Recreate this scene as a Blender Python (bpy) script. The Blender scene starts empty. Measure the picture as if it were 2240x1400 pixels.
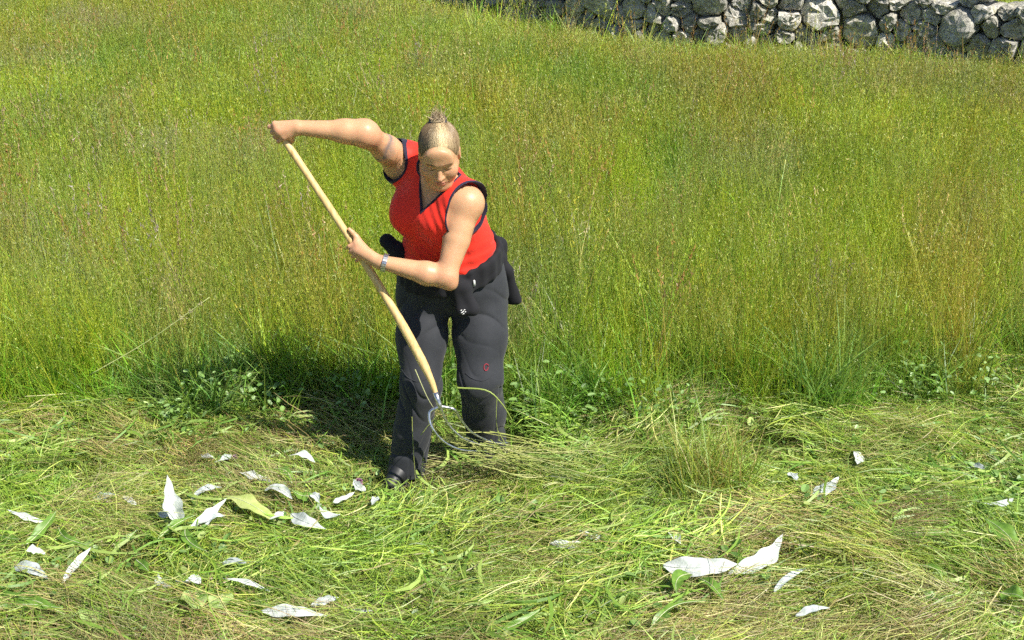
import bpy, math, random
import numpy as np

# ------------------------------------------------------------------ camera, sky, sun, exposure
sc = bpy.context.scene
COL = sc.collection
cam_d = bpy.data.cameras.new('camera'); cam = bpy.data.objects.new('camera', cam_d); COL.objects.link(cam)
cam.location = (0, 0, 3.035); cam.rotation_euler = (math.radians(90 - 27), 0, 0)
cam_d.sensor_width = 36; cam_d.lens = 45; cam_d.clip_end = 3000; cam_d.clip_start = .05
sc.camera = cam
SUN = np.array([.67, -.44, 1.10]); SUN /= np.linalg.norm(SUN)
world = bpy.data.worlds.new('World'); sc.world = world; world.use_nodes = True
wn = world.node_tree.nodes; wl = world.node_tree.links; wn.clear()
wo = wn.new('ShaderNodeOutputWorld'); wb = wn.new('ShaderNodeBackground'); ws = wn.new('ShaderNodeTexSky')
ws.sky_type = 'NISHITA'; ws.sun_disc = False
ws.sun_elevation = math.asin(SUN[2]); ws.sun_rotation = math.atan2(SUN[0], SUN[1])
ws.air_density = 1.0; ws.dust_density = .6; wb.inputs['Strength'].default_value = .075
wl.new(ws.outputs[0], wb.inputs['Color']); wl.new(wb.outputs[0], wo.inputs['Surface'])
sd = bpy.data.lights.new('sun', 'SUN'); so = bpy.data.objects.new('sun', sd); COL.objects.link(so)
sd.energy = 5.0; sd.angle = math.radians(.5); sd.color = (1, .95, .86)
from mathutils import Vector, Matrix
so.rotation_euler = Vector(SUN).to_track_quat('Z', 'Y').to_euler(); so.location = (6, -4, 12)
vs = sc.view_settings
vs.view_transform = 'Standard'; vs.look = 'None'; vs.gamma = 1; vs.use_curve_mapping = False; vs.exposure = .72
sc.cycles.max_bounces = 4; sc.cycles.diffuse_bounces = 2; sc.cycles.transmission_bounces = 3; sc.cycles.transparent_max_bounces = 4
sc.cycles.use_denoising = False; sc.cycles.use_adaptive_sampling = True; sc.cycles.adaptive_threshold = .04; sc.cycles.adaptive_min_samples = 16

rng = np.random.default_rng(7); random.seed(7)

# ------------------------------------------------------------------ helpers
def mesh_data(name, V, Fc, mat=None, smooth=True, col=None):
    """V (n,3); Fc (m,3) or (m,4) int array, or list of polygons"""
    me = bpy.data.meshes.new(name)
    if isinstance(Fc, np.ndarray):
        n = Fc.shape[1]
        me.vertices.add(len(V)); me.vertices.foreach_set('co', np.asarray(V, np.float32).ravel())
        me.loops.add(Fc.size); me.loops.foreach_set('vertex_index', Fc.astype(np.int32).ravel())
        me.polygons.add(len(Fc)); me.polygons.foreach_set('loop_start', np.arange(0, Fc.size, n, dtype=np.int32))
        me.update(calc_edges=True)
    else:
        me.from_pydata([tuple(map(float, v)) for v in V], [], [tuple(int(i) for i in f) for f in Fc]); me.update()
    me.polygons.foreach_set('use_smooth', np.full(len(me.polygons), smooth))
    if mat is not None: me.materials.append(mat)
    if col is not None:
        at = me.color_attributes.new('Col', 'FLOAT_COLOR', 'POINT')
        c = np.ones((len(V), 4), np.float32); c[:, :3] = col
        at.data.foreach_set('color', c.ravel())
    return me

def link(name, me, parent=None, loc=None):
    o = bpy.data.objects.new(name, me); COL.objects.link(o)
    if parent is not None: o.parent = parent
    if loc is not None: o.location = loc
    return o

def tag(o, label=None, cat=None, group=None, kind=None):
    if label: o['label'] = label
    if cat: o['category'] = cat
    if group: o['group'] = group
    if kind: o['kind'] = kind
    return o

def empty(name, loc):
    o = bpy.data.objects.new(name, None); COL.objects.link(o); o.location = loc; o.empty_display_size = .1
    return o

def nrm(v): v = np.asarray(v, float); return v / np.linalg.norm(v)

def vnoise(p, seed=0):
    """smooth value noise, p (n,2) -> (n,) in 0..1"""
    p = np.asarray(p, float); i = np.floor(p).astype(np.int64); f = p - i; f = f * f * (3 - 2 * f)
    def h(a, b):
        n = (a * 374761393 + b * 668265263 + seed * 1442695041) & 0xffffffff
        n = ((n ^ (n >> 13)) * 1274126177) & 0xffffffff
        return ((n ^ (n >> 16)) & 0xffff) / 65535.0
    a = h(i[:, 0], i[:, 1]); b = h(i[:, 0] + 1, i[:, 1]); c = h(i[:, 0], i[:, 1] + 1); d = h(i[:, 0] + 1, i[:, 1] + 1)
    return (a * (1 - f[:, 0]) + b * f[:, 0]) * (1 - f[:, 1]) + (c * (1 - f[:, 0]) + d * f[:, 0]) * f[:, 1]

def fbm(p, seed=0, oct=3):
    p = np.asarray(p, float); s = 0; a = .5; t = 0
    for o in range(oct): s = s + a * vnoise(p * 2 ** o, seed + o * 17); t += a; a *= .5
    return s / t

def new_mat(name):
    m = bpy.data.materials.new(name); m.use_nodes = True; nt = m.node_tree; nt.nodes.clear()
    out = nt.nodes.new('ShaderNodeOutputMaterial'); return m, nt, out
def N(nt, t, **kw):
    n = nt.nodes.new(t)
    for k, v in kw.items():
        if k in n.inputs: n.inputs[k].default_value = v
        else: setattr(n, k, v)
    return n
def ramp(nt, stops):
    r = nt.nodes.new('ShaderNodeValToRGB'); e = r.color_ramp.elements
    while len(e) < len(stops): e.new(.5)
    for q, (p, c) in zip(e, stops): q.position = p; q.color = (*c, 1)
    return r

def fabric(name, col, rough=.85, scale=900, bump=.25, var=.15, sheen=.15, wr=0.0, wscale=(30, 30, 30)):
    m, nt, out = new_mat(name)
    b = N(nt, 'ShaderNodeBsdfPrincipled', Roughness=rough); b.inputs['Sheen Weight'].default_value = sheen
    b.inputs['Specular IOR Level'].default_value = .25
    tc = N(nt, 'ShaderNodeTexCoord')
    n1 = N(nt, 'ShaderNodeTexNoise', Scale=9.0, Detail=6.0); nt.links.new(tc.outputs['Object'], n1.inputs['Vector'])
    r = ramp(nt, [(.3, tuple(c * (1 - var) for c in col)), (.7, tuple(min(1, c * (1 + var)) for c in col))])
    nt.links.new(n1.outputs['Fac'], r.inputs[0]); nt.links.new(r.outputs[0], b.inputs['Base Color'])
    n2 = N(nt, 'ShaderNodeTexNoise', Scale=float(scale), Detail=2.0); nt.links.new(tc.outputs['Object'], n2.inputs['Vector'])
    bp = N(nt, 'ShaderNodeBump', Strength=bump, Distance=.0008); nt.links.new(n2.outputs['Fac'], bp.inputs['Height'])
    last = bp
    if wr:
        mp = N(nt, 'ShaderNodeMapping'); mp.inputs['Scale'].default_value = wscale; nt.links.new(tc.outputs['Object'], mp.inputs['Vector'])
        n3 = N(nt, 'ShaderNodeTexNoise', Scale=1.0, Detail=3.0, Distortion=.6); nt.links.new(mp.outputs[0], n3.inputs['Vector'])
        b2 = N(nt, 'ShaderNodeBump', Strength=wr, Distance=.012); nt.links.new(n3.outputs['Fac'], b2.inputs['Height'])
        nt.links.new(bp.outputs[0], b2.inputs['Normal']); last = b2
    nt.links.new(last.outputs[0], b.inputs['Normal']); nt.links.new(b.outputs[0], out.inputs[0])
    return m

def plain(name, col, rough=.5, metal=0.0, noise=.1, nscale=40, bump=0.0):
    m, nt, out = new_mat(name)
    b = N(nt, 'ShaderNodeBsdfPrincipled', Roughness=rough, Metallic=metal)
    tc = N(nt, 'ShaderNodeTexCoord'); n1 = N(nt, 'ShaderNodeTexNoise', Scale=float(nscale), Detail=5.0); nt.links.new(tc.outputs['Object'], n1.inputs['Vector'])
    r = ramp(nt, [(.3, tuple(c * (1 - noise) for c in col)), (.7, tuple(min(1, c * (1 + noise)) for c in col))])
    nt.links.new(n1.outputs['Fac'], r.inputs[0]); nt.links.new(r.outputs[0], b.inputs['Base Color'])
    if bump:
        bp = N(nt, 'ShaderNodeBump', Strength=bump, Distance=.002); nt.links.new(n1.outputs['Fac'], bp.inputs['Height']); nt.links.new(bp.outputs[0], b.inputs['Normal'])
    nt.links.new(b.outputs[0], out.inputs[0]); return m

def tube(path, rad, sides=8, cap=True, flat=None):
    """sweep; path (n,3), rad scalar or (n,) -> V,F(list quads)"""
    path = np.asarray(path, float); n = len(path); rad = np.broadcast_to(np.asarray(rad, float), (n,))
    T = np.gradient(path, axis=0); T /= np.linalg.norm(T, axis=1)[:, None] + 1e-12
    a = np.array([0, 0, 1.0]) if abs(T[0, 2]) < .9 else np.array([1.0, 0, 0])
    V = []; u = np.cross(T[0], a); u /= np.linalg.norm(u)
    for i in range(n):
        u = u - T[i] * (u @ T[i]); u /= np.linalg.norm(u); w = np.cross(T[i], u)
        for j in range(sides):
            t = 2 * math.pi * j / sides
            V.append(path[i] + rad[i] * (math.cos(t) * u + math.sin(t) * w))
    Fq = []
    for i in range(n - 1):
        for j in range(sides):
            k = (j + 1) % sides
            Fq.append((i * sides + j, i * sides + k, (i + 1) * sides + k, (i + 1) * sides + j))
    if cap:
        Fq.append(tuple(range(sides))[::-1]); Fq.append(tuple((n - 1) * sides + j for j in range(sides)))
    return np.array(V), Fq

def join(parts):
    Vs = []; Fs = []; o = 0
    for V, Fq in parts:
        Vs.append(np.asarray(V)); Fs += [tuple(i + o for i in f) for f in Fq]; o += len(V)
    return np.concatenate(Vs), Fs

def spline(pts, n):
    pts = np.asarray(pts, float); m = len(pts); t = np.linspace(0, m - 1, n); out = []
    for q in t:
        i = min(int(q), m - 2); f = q - i
        p1, p2 = pts[i], pts[i + 1]; p0 = pts[i - 1] if i > 0 else 2 * p1 - p2; p3 = pts[i + 2] if i + 2 < m else 2 * p2 - p1
        out.append(.5 * ((2 * p1) + (-p0 + p2) * f + (2 * p0 - 5 * p1 + 4 * p2 - p3) * f * f + (-p0 + 3 * p1 - 3 * p2 + p3) * f ** 3))
    return np.array(out)

# ---- implicit surfaces: a sampled distance field with smooth unions, meshed by surface nets
class Field:
    def __init__(s, lo, hi, h):
        s.lo = np.array(lo, np.float32); s.h = h
        s.n = np.ceil((np.array(hi) - np.array(lo)) / h).astype(int) + 1
        s.ax = [(s.lo[i] + h * np.arange(s.n[i])).astype(np.float32) for i in range(3)]
        s.F = np.full(s.n, .25, np.float32)
    def box(s, lo, hi):
        sl = []
        for i in range(3):
            a = int(np.clip(math.floor((lo[i] - s.lo[i]) / s.h), 0, s.n[i])); b = int(np.clip(math.ceil((hi[i] - s.lo[i]) / s.h) + 1, 0, s.n[i]))
            sl.append(slice(a, b))
        return tuple(sl)
    def xyz(s, sl): return (s.ax[0][sl[0]][:, None, None], s.ax[1][sl[1]][None, :, None], s.ax[2][sl[2]][None, None, :])
    def mix(s, sl, d, k, op='u'):
        a = s.F[sl]
        if op == 'u':
            h = np.maximum(k - np.abs(a - d), 0) / k if k > 0 else 0
            s.F[sl] = np.minimum(a, d) - (h * h * k * .25 if k > 0 else 0)
        elif op == 's':
            d = -d; h = np.maximum(k - np.abs(a - d), 0) / k if k > 0 else 0
            s.F[sl] = np.maximum(a, d) + (h * h * k * .25 if k > 0 else 0)
    def cone(s, a, b, ra, rb, k=.02, op='u'):
        a = np.array(a, np.float32); b = np.array(b, np.float32); m = max(ra, rb) + k + .012
        sl = s.box(np.minimum(a, b) - m, np.maximum(a, b) + m); X, Y, Z = s.xyz(sl)
        if X.size * Y.size * Z.size == 0: return
        ba = b - a; L = float(ba @ ba) + 1e-9
        t = np.clip(((X - a[0]) * ba[0] + (Y - a[1]) * ba[1] + (Z - a[2]) * ba[2]) / L, 0, 1)
        d = np.sqrt((X - a[0] - t * ba[0]) ** 2 + (Y - a[1] - t * ba[1]) ** 2 + (Z - a[2] - t * ba[2]) ** 2) - (ra + (rb - ra) * t)
        s.mix(sl, d, k, op)
    def ball(s, c, r, k=.02, op='u'): s.cone(c, np.array(c) + 1e-5, r, r, k, op)
    def ell(s, c, r, M=None, k=.02, op='u'):
        c = np.array(c, np.float32); r = np.array(r, np.float32); M = np.eye(3) if M is None else np.asarray(M); m = r.max() + k + .012
        sl = s.box(c - m, c + m); X, Y, Z = s.xyz(sl)
        if X.size * Y.size * Z.size == 0: return
        q = [((X - c[0]) * M[i][0] + (Y - c[1]) * M[i][1] + (Z - c[2]) * M[i][2]) / r[i] for i in range(3)]
        k0 = np.sqrt(q[0] ** 2 + q[1] ** 2 + q[2] ** 2); k1 = np.sqrt((q[0] / r[0]) ** 2 + (q[1] / r[1]) ** 2 + (q[2] / r[2]) ** 2) + 1e-6
        s.mix(sl, (k0 * (k0 - 1) / k1).astype(np.float32), k, op)
    def full(s): return s.xyz((slice(None),) * 3)
    def mesh(s, smooth=0):
        F = s.F; S = F < 0; nx, ny, nz = F.shape
        c = [S[i:nx - 1 + i, j:ny - 1 + j, k:nz - 1 + k] for i in (0, 1) for j in (0, 1) for k in (0, 1)]
        anyS = c[0].copy(); allS = c[0].copy()
        for q in c[1:]: anyS |= q; allS &= q
        act = np.argwhere(anyS & ~allS); idx = np.full(anyS.shape, -1, np.int32); idx[tuple(act.T)] = np.arange(len(act))
        off = np.array([(i, j, k) for i in (0, 1) for j in (0, 1) for k in (0, 1)])
        val = np.stack([F[tuple((act + o).T)] for o in off], 1)
        P = np.zeros((len(act), 3)); cnt = np.zeros(len(act))
        for a in range(8):
            for b in range(a + 1, 8):
                if np.abs(off[a] - off[b]).sum() != 1: continue
                va, vb = val[:, a], val[:, b]; m = (va < 0) != (vb < 0)
                t = np.where(m, va / np.where(m, va - vb, 1), 0)
                P += m[:, None] * (off[a] + t[:, None] * (off[b] - off[a])); cnt += m
        V = (act + P / cnt[:, None]) * s.h + s.lo
        quads = []
        for axn in range(3):
            sh = [slice(None)] * 3; sh2 = [slice(None)] * 3; sh[axn] = slice(0, -1); sh2[axn] = slice(1, None)
            ch = S[tuple(sh)] != S[tuple(sh2)]; e = np.argwhere(ch); u, v = [(1, 2), (2, 0), (0, 1)][axn]
            e = e[(e[:, u] > 0) & (e[:, v] > 0) & (e[:, u] < s.n[u] - 1) & (e[:, v] < s.n[v] - 1)]
            du = np.zeros(3, int); dv = np.zeros(3, int); du[u] = 1; dv[v] = 1
            q = np.stack([idx[tuple((e - du - dv).T)], idx[tuple((e - dv).T)], idx[tuple(e.T)], idx[tuple((e - du).T)]], 1)
            ins = S[tuple(e.T)]; q[~ins] = q[~ins][:, ::-1]; quads.append(q)
        Q = np.concatenate(quads); Q = Q[(Q >= 0).all(1)]
        for _ in range(smooth):
            A = np.zeros_like(V); n = np.zeros(len(V))
            for i in range(4):
                a, b = Q[:, i], Q[:, (i + 1) % 4]
                for ax in range(3): A[:, ax] += np.bincount(a, V[b, ax], len(V)) + np.bincount(b, V[a, ax], len(V))
                n += np.bincount(a, minlength=len(V)) + np.bincount(b, minlength=len(V))
            V = V * .5 + .5 * A / n[:, None]
        return V, Q
    def at(s, V):
        q = np.clip((V - s.lo) / s.h, 0, s.n - 1.001); i = q.astype(int); f = q - i; out = 0
        for a in (0, 1):
            for b in (0, 1):
                for c in (0, 1):
                    w = (f[:, 0] if a else 1 - f[:, 0]) * (f[:, 1] if b else 1 - f[:, 1]) * (f[:, 2] if c else 1 - f[:, 2])
                    out = out + w * s.F[i[:, 0] + a, i[:, 1] + b, i[:, 2] + c]
        return out

def gz(x, y):
    """height of the meadow: a gentle fall away from the viewer, flattening far off"""
    x = np.asarray(x, float); y = np.asarray(y, float)
    yy = np.minimum(np.maximum(y, -6), 24 + (np.maximum(y, 24) - 24) * .1)
    return -.08 * (yy - 4.6)
# ------------------------------------------------------------------ the woman with the fork
A3 = lambda *v: np.array(v, float)
ANKR, ANKL = A3(-.446, 4.462, .072), A3(-.105, 4.634, .106)
KNR, KNL = A3(-.366, 4.475, .461), A3(-.130, 4.505, .467)
HIPR, HIPL = A3(-.352, 4.661, .770), A3(-.139, 4.663, .773)
PEL, WAI, CHE, NEC = A3(-.244, 4.685, .845), A3(-.259, 4.670, .985), A3(-.285, 4.644, 1.165), A3(-.292, 4.640, 1.318)
SHR, SHL = A3(-.424, 4.750, 1.308), A3(-.176, 4.535, 1.228)
ELR, WRR, HAR = A3(-.551, 4.575, 1.488), A3(-.789, 4.558, 1.514), A3(-.866, 4.556, 1.506)
ELL, WRL, HAL = A3(-.246, 4.396, .972), A3(-.487, 4.410, 1.032), A3(-.588, 4.470, 1.037)
HEAD = A3(-.270, 4.520, 1.428)
FKP = [(-.886, 4.582, 1.517), (-.728, 4.512, 1.280), (-.585, 4.472, 1.044), (-.444, 4.406, .810), (-.358, 4.360, .653), (-.315, 4.330, .566), (-.285, 4.299, .481)]
FORK = spline(FKP, 44)
BASE = A3(-.27, 4.6, 0.0)

# head frame: x to her left, y out of the face, z up
HX = nrm((1, .03, 0.02)); HY = nrm(A3(.0, -.92, -.40)); HY = nrm(HY - HX * (HX @ HY)); HZ = nrm(np.cross(HY, HX)) * 1.0
if HZ[2] < 0: HZ = -HZ
HM = np.stack([HX, HY, HZ])
HS = .95
def hp(x, y, z): return HEAD + HS * (x * HX + y * HY + z * HZ)
def hloc(V): return (V - HEAD) @ HM.T / HS

# chest frame, turned to her right
yaw = math.radians(30); CX = nrm((math.cos(yaw), -math.sin(yaw), -.10)); CZ = nrm(NEC - WAI + A3(-.01, -.03, 0)); CX = nrm(CX - CZ * (CX @ CZ)); CY = np.cross(CX, CZ)
CM = np.stack([CX, CY, CZ])
def cp(x, y, z): return CHE + x * CX + y * CY + z * CZ

def torso(f, g=0.0):
    """pelvis to shoulders; g grows it (clothing)"""
    f.ell(PEL, (.182 + g, .130 + g, .135 + g), None, .06)
    f.ell(WAI + A3(.01, .0, .01), (.166 + g, .128 + g, .15 + g), None, .07)
    f.ell(cp(0, .0, -.03), (.172 + g, .125 + g, .19 + g), CM, .06)
    f.cone(SHR + A3(.03, 0, -.015), SHL + A3(-.03, 0, -.015), .062 + g, .062 + g, .05)
    f.ell(cp(-.075, .085, .005), (.075 + g, .070 + g, .075 + g), CM, .05)
    f.ell(cp(.075, .085, .0), (.075 + g, .070 + g, .075 + g), CM, .05)
    f.cone(NEC + A3(0, .02, .0), SHR + A3(.03, 0, .02), .048 + g, .035 + g, .05)
    f.cone(NEC + A3(0, .02, .0), SHL + A3(-.03, 0, .02), .048 + g, .035 + g, .05)

def grip(f, c, ax, nn, wrist, thumb_up, rh, ph0, wrap, breadth=.0200, thumb_len=1.0):
    """a hand closed on a rod: c centre on the rod, ax towards the index finger, nn the back-of-hand normal"""
    ax = nrm(ax); nn = nrm(nn - ax * (nn @ ax)); tt = nrm(np.cross(ax, nn))
    if tt @ (wrist - c) > 0: tt = -tt                              # tt points from wrist to knuckles
    R = lambda ph, r: (math.cos(ph) * nn + math.sin(ph) * tt) * r
    rad = [.0085, .0092, .0092, .0076]; ln = [.93, 1.0, .96, .82]
    for i in range(4):
        s = (1.5 - i) * breadth; o = c + ax * s
        K = o + R(ph0, rh + .0125); W0 = wrist + ax * s * .45
        f.cone(W0, K, .0155, .0105, .009); f.ball(K, .0112, .004)                            # metacarpal
        prev = K; ph = ph0; r0 = rad[i] * 1.12
        for q, seg in enumerate((1.0, .78, .62)):
            ph += wrap * seg * ln[i] / 2.4; p = o + R(ph, rh + rad[i] * (1.0 if q else 1.15)) - ax * .004 * q
            f.cone(prev, p, r0, rad[i] * (1 - .08 * (q + 1)), .0025); prev = p; r0 = rad[i] * (1 - .08 * (q + 1))
    # heel of the hand
    f.cone(wrist, c + R(ph0 * .25, rh + .014), .021, .021, .02)
    tb = wrist * .55 + (c + ax * 1.6 * breadth) * .45 + nn * .002
    t1 = c + ax * 2.3 * breadth + R(-1.05, rh + .011)
    t2 = c + ax * (2.3 + 1.1 * thumb_up) * breadth + R(-1.9 if thumb_up < .8 else -.9, rh + .0095)
    t3 = c + ax * (2.2 + 2.0 * thumb_up) * breadth + R(-2.7 if thumb_up < .8 else -.75, rh + .0085)
    f.cone(tb, t1, .0165, .0125, .014); f.cone(t1, t2, .0115, .0100, .004); f.cone(t2, t3, .0100, .0082, .004)

def person():
    global bodyF
    root = empty('person', BASE)
    tag(root, 'woman in red sleeveless top and dark trousers bending over a long wooden hay fork', 'person')
    f = Field((-.95, 4.30, .02), (.06, 4.90, 1.62), .0032)
    # legs inside the trousers
    for a, k, h in ((ANKR, KNR, HIPR), (ANKL, KNL, HIPL)):
        f.cone(a, k, .035, .048, .02); f.cone(k, h, .050, .075, .03)
    torso(f)
    # neck and head
    f.cone(NEC + A3(0, .01, -.02), hp(0, -.035, -.055), .062, .054, .035)
    f.cone(hp(0, .03, -.085), NEC + A3(-.01, -.055, -.035), .035, .04, .04)
    f.ell(hp(0, -.015, .035), A3(.0745, .094, .084) * HS, HM, .02)
    f.ell(hp(0, .028, -.030), A3(.062, .064, .088) * HS, HM, .035)
    for s in (-1, 1):
        f.cone(hp(s * .052, .0, -.050), hp(s * .020, .066, -.100), .020, .019, .03)
        f.ell(hp(s * .041, .061, -.034), A3(.026, .024, .026) * HS, HM, .035)
        f.cone(hp(s * .044, .074, .022), hp(s * .012, .089, .020), .0085, .0095, .012)
    f.ell(hp(0, .078, .050), A3(.050, .016, .035) * HS, HM, .03)
    f.ball(hp(0, .079, -.104), .0165, .02)
    for s in (-1, 1):
        f.ell(hp(s * .032, .101, .001), A3(.021, .0185, .0125) * HS, HM, .010, 's')
        f.ell(hp(s * .0315, .0775, .000), A3(.0155, .0125, .0115) * HS, HM, .004)
    f.cone(hp(0, .086, .016), hp(0, .109, -.034), .0070, .0098, .010)
    f.ball(hp(0, .1095, -.037), .0098, .006)
    for s in (-1, 1):
        f.ball(hp(s * .0115, .099, -.040), .0070, .006); f.ball(hp(s * .0062, .1045, -.0465), .0036, .003, 's')
    f.ell(hp(0, .086, -.066), A3(.026, .012, .020) * HS, HM, .015)
    f.ell(hp(0, .0965, -.0635), A3(.0205, .0080, .0056) * HS, HM, .004); f.ell(hp(0, .0950, -.0750), A3(.0185, .0088, .0068) * HS, HM, .004)
    f.cone(hp(-.022, .0955, -.0690), hp(.022, .0955, -.0690), .0022, .0022, .002, 's')
    for s in (-1, 1):
        f.ell(hp(s * .0785, -.008, -.006), A3(.0075, .019, .031) * HS, HM, .008); f.ell(hp(s * .0845, -.006, -.004), A3(.006, .011, .019) * HS, HM, .004, 's')
    # right arm, raised
    f.cone(SHR, SHR * .55 + ELR * .45, .060, .050, .05); f.cone(SHR * .55 + ELR * .45, ELR, .050, .040, .03)
    f.ball(SHR + A3(-.02, -.005, .0), .060, .04); f.ball(ELR + A3(.008, .010, -.012), .037, .03)
    m = ELR * .7 + WRR * .3; f.cone(ELR, m, .0405, .0405, .05); f.cone(m, WRR, .0405, .0270, .03)
    # left arm, across the body
    f.cone(SHL, SHL * .5 + ELL * .5, .060, .052, .015); f.cone(SHL * .5 + ELL * .5, ELL + A3(0, 0, .020), .052, .037, .006)
    f.ball(SHL + A3(.008, -.008, -.004), .064, .025); f.cone(ELL, ELL + A3(.014, -.006, -.020), .034, .022, .018)
    m = ELL * .68 + WRL * .32; f.cone(ELL, m, .038, .0435, .03); f.cone(m, WRL, .0435, .0265, .02)
    # hands on the shaft
    axR = nrm(FORK[4] - FORK[1]); i = int(np.argmin(np.linalg.norm(FORK - HAL, axis=1))); axL = nrm(FORK[i - 2] - FORK[i + 2])
    back = nrm((0, -.70, .72))
    cR = FORK[0] + axR * .030; cL = FORK[i]
    grip(f, cR, axR, back, WRR + A3(-.012, 0, 0), .3, .0150, .0, 3.0)
    grip(f, cL, axL, nrm((.10, -.92, .38)), WRL + A3(-.018, .004, .0), 1.0, .0170, -.45, 2.9)
    V, Q = f.mesh(1)
    bodyF = f
    L = hloc(V); n = len(V)
    col = np.tile(A3(.55, .305, .165), (n, 1))
    mot = fbm(V[:, [0, 2]] * 45, 3) - .5 + .6 * (fbm(V[:, [1, 2]] * 22, 9) - .5); col *= (1 + .16 * mot)[:, None]
    def paint(mask, c, a=1.0):
        w = (np.clip(mask, 0, 1) * a)[:, None]; col[:] = col * (1 - w) + np.array(c) * w
    face = (np.abs(L[:, 0]) < .09) & (L[:, 1] > .02) & (np.abs(L[:, 2]) < .14)
    sm = lambda d, w: np.clip(1 - d / w, 0, 1) * face
    for s in (-1, 1):
        paint(sm(np.linalg.norm((L - A3(s * .043, .070, -.028)) / A3(1, 1, .8), axis=1), .034), (.62, .22, .15), .55)       # flushed cheeks
        bx = np.clip(np.abs(L[:, 0] - s * .031) / .022, 0, 2); bz = .0235 + .004 * (1 - bx ** 2)
        paint(sm(np.maximum(np.abs(L[:, 2] - bz) / .0045, bx) - .6, .5) * (L[:, 1] > .05), (.15, .08, .045), .9)             # brows
        ex = np.abs(L[:, 0] - s * .0315) / .0165; ez = -.0068 + .004 * ex ** 2
        paint(sm(np.maximum(np.abs(L[:, 2] - ez) / .0026, ex) - .6, .5) * (L[:, 1] > .05), (.045, .025, .018), .9)           # lashes of lowered lids
    paint(sm(np.linalg.norm((L - A3(0, .112, -.036)), axis=1), .022), (.64, .25, .17), .5)
    lip = np.maximum(np.abs(L[:, 0]) / .0215, np.abs(L[:, 2] + .069) / (.0125 * (1.1 - .5 * np.clip(np.abs(L[:, 0]) / .0215, 0, 1)))); paint(sm(lip - .75, .4) * (L[:, 1] > .075), (.48, .15, .12), .8)
    for E_ in (ELR, ELL): paint(np.clip(1 - np.linalg.norm(V - E_ - A3(.01, -.02, -.02), axis=1) / .07, 0, 1), (.58, .25, .16), .5)
    blot = np.clip(fbm(V[:, [0, 2]] * 17, 77) * 2.4 - 1.0, 0, 1); paint(blot * (np.abs(V[:, 2] - 1.2) < .4), (.62, .28, .17), .30)
    # tattoo on the right upper arm, faded blue grey
    ua = nrm(ELR - SHR); t = (V - SHR) @ ua; rad = np.linalg.norm(V - SHR - t[:, None] * ua, axis=1)
    wav = .010 * np.sin((V[:, 2] - 1.4) * 70) + .006 * np.sin(V[:, 0] * 90)
    tt = np.clip(1 - np.abs(t - .165 - wav) / .022, 0, 1) * (rad < .085) * (t > .1) * (t < .25) * (V[:, 0] < -.42) * np.clip(fbm(V[:, [0, 2]] * 60, 5) * 3 - .5, 0, 1)
    paint(tt, (.13, .125, .13), .85)
    # reddened knuckles and fingers
    for c in (cR, cL):
        d = np.linalg.norm(V - c, axis=1); paint(np.clip((.075 - d) / .05, 0, 1), (.62, .27, .19), .45)
    # skin material
    m, nt, out = new_mat('skin'); b = N(nt, 'ShaderNodeBsdfPrincipled', Roughness=.44); at = N(nt, 'ShaderNodeAttribute', attribute_name='Col')
    nt.links.new(at.outputs['Color'], b.inputs['Base Color']); b.inputs['Subsurface Weight'].default_value = .10; b.inputs['Subsurface Scale'].default_value = .012
    b.inputs['Subsurface Radius'].default_value = (1, .35, .18); b.inputs['Specular IOR Level'].default_value = .42
    tc = N(nt, 'ShaderNodeTexCoord'); nz = N(nt, 'ShaderNodeTexNoise', Scale=420.0, Detail=3.0); nt.links.new(tc.outputs['Object'], nz.inputs['Vector'])
    bp = N(nt, 'ShaderNodeBump', Strength=.10, Distance=.0012); nt.links.new(nz.outputs['Fac'], bp.inputs['Height'])
    n4 = N(nt, 'ShaderNodeTexNoise', Scale=38.0, Detail=4.0); nt.links.new(tc.outputs['Object'], n4.inputs['Vector']); b4 = N(nt, 'ShaderNodeBump', Strength=.22, Distance=.005); nt.links.new(n4.outputs['Fac'], b4.inputs['Height']); nt.links.new(bp.outputs[0], b4.inputs['Normal']); nt.links.new(b4.outputs[0], b.inputs['Normal'])
    nt.links.new(b.outputs[0], out.inputs[0])
    link('body', mesh_data('body', V - BASE, Q, m, True, col), root)
    hair(root); top(root); trousers(root); jacket(root); shoes(root); watch(root)
    return root

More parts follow.
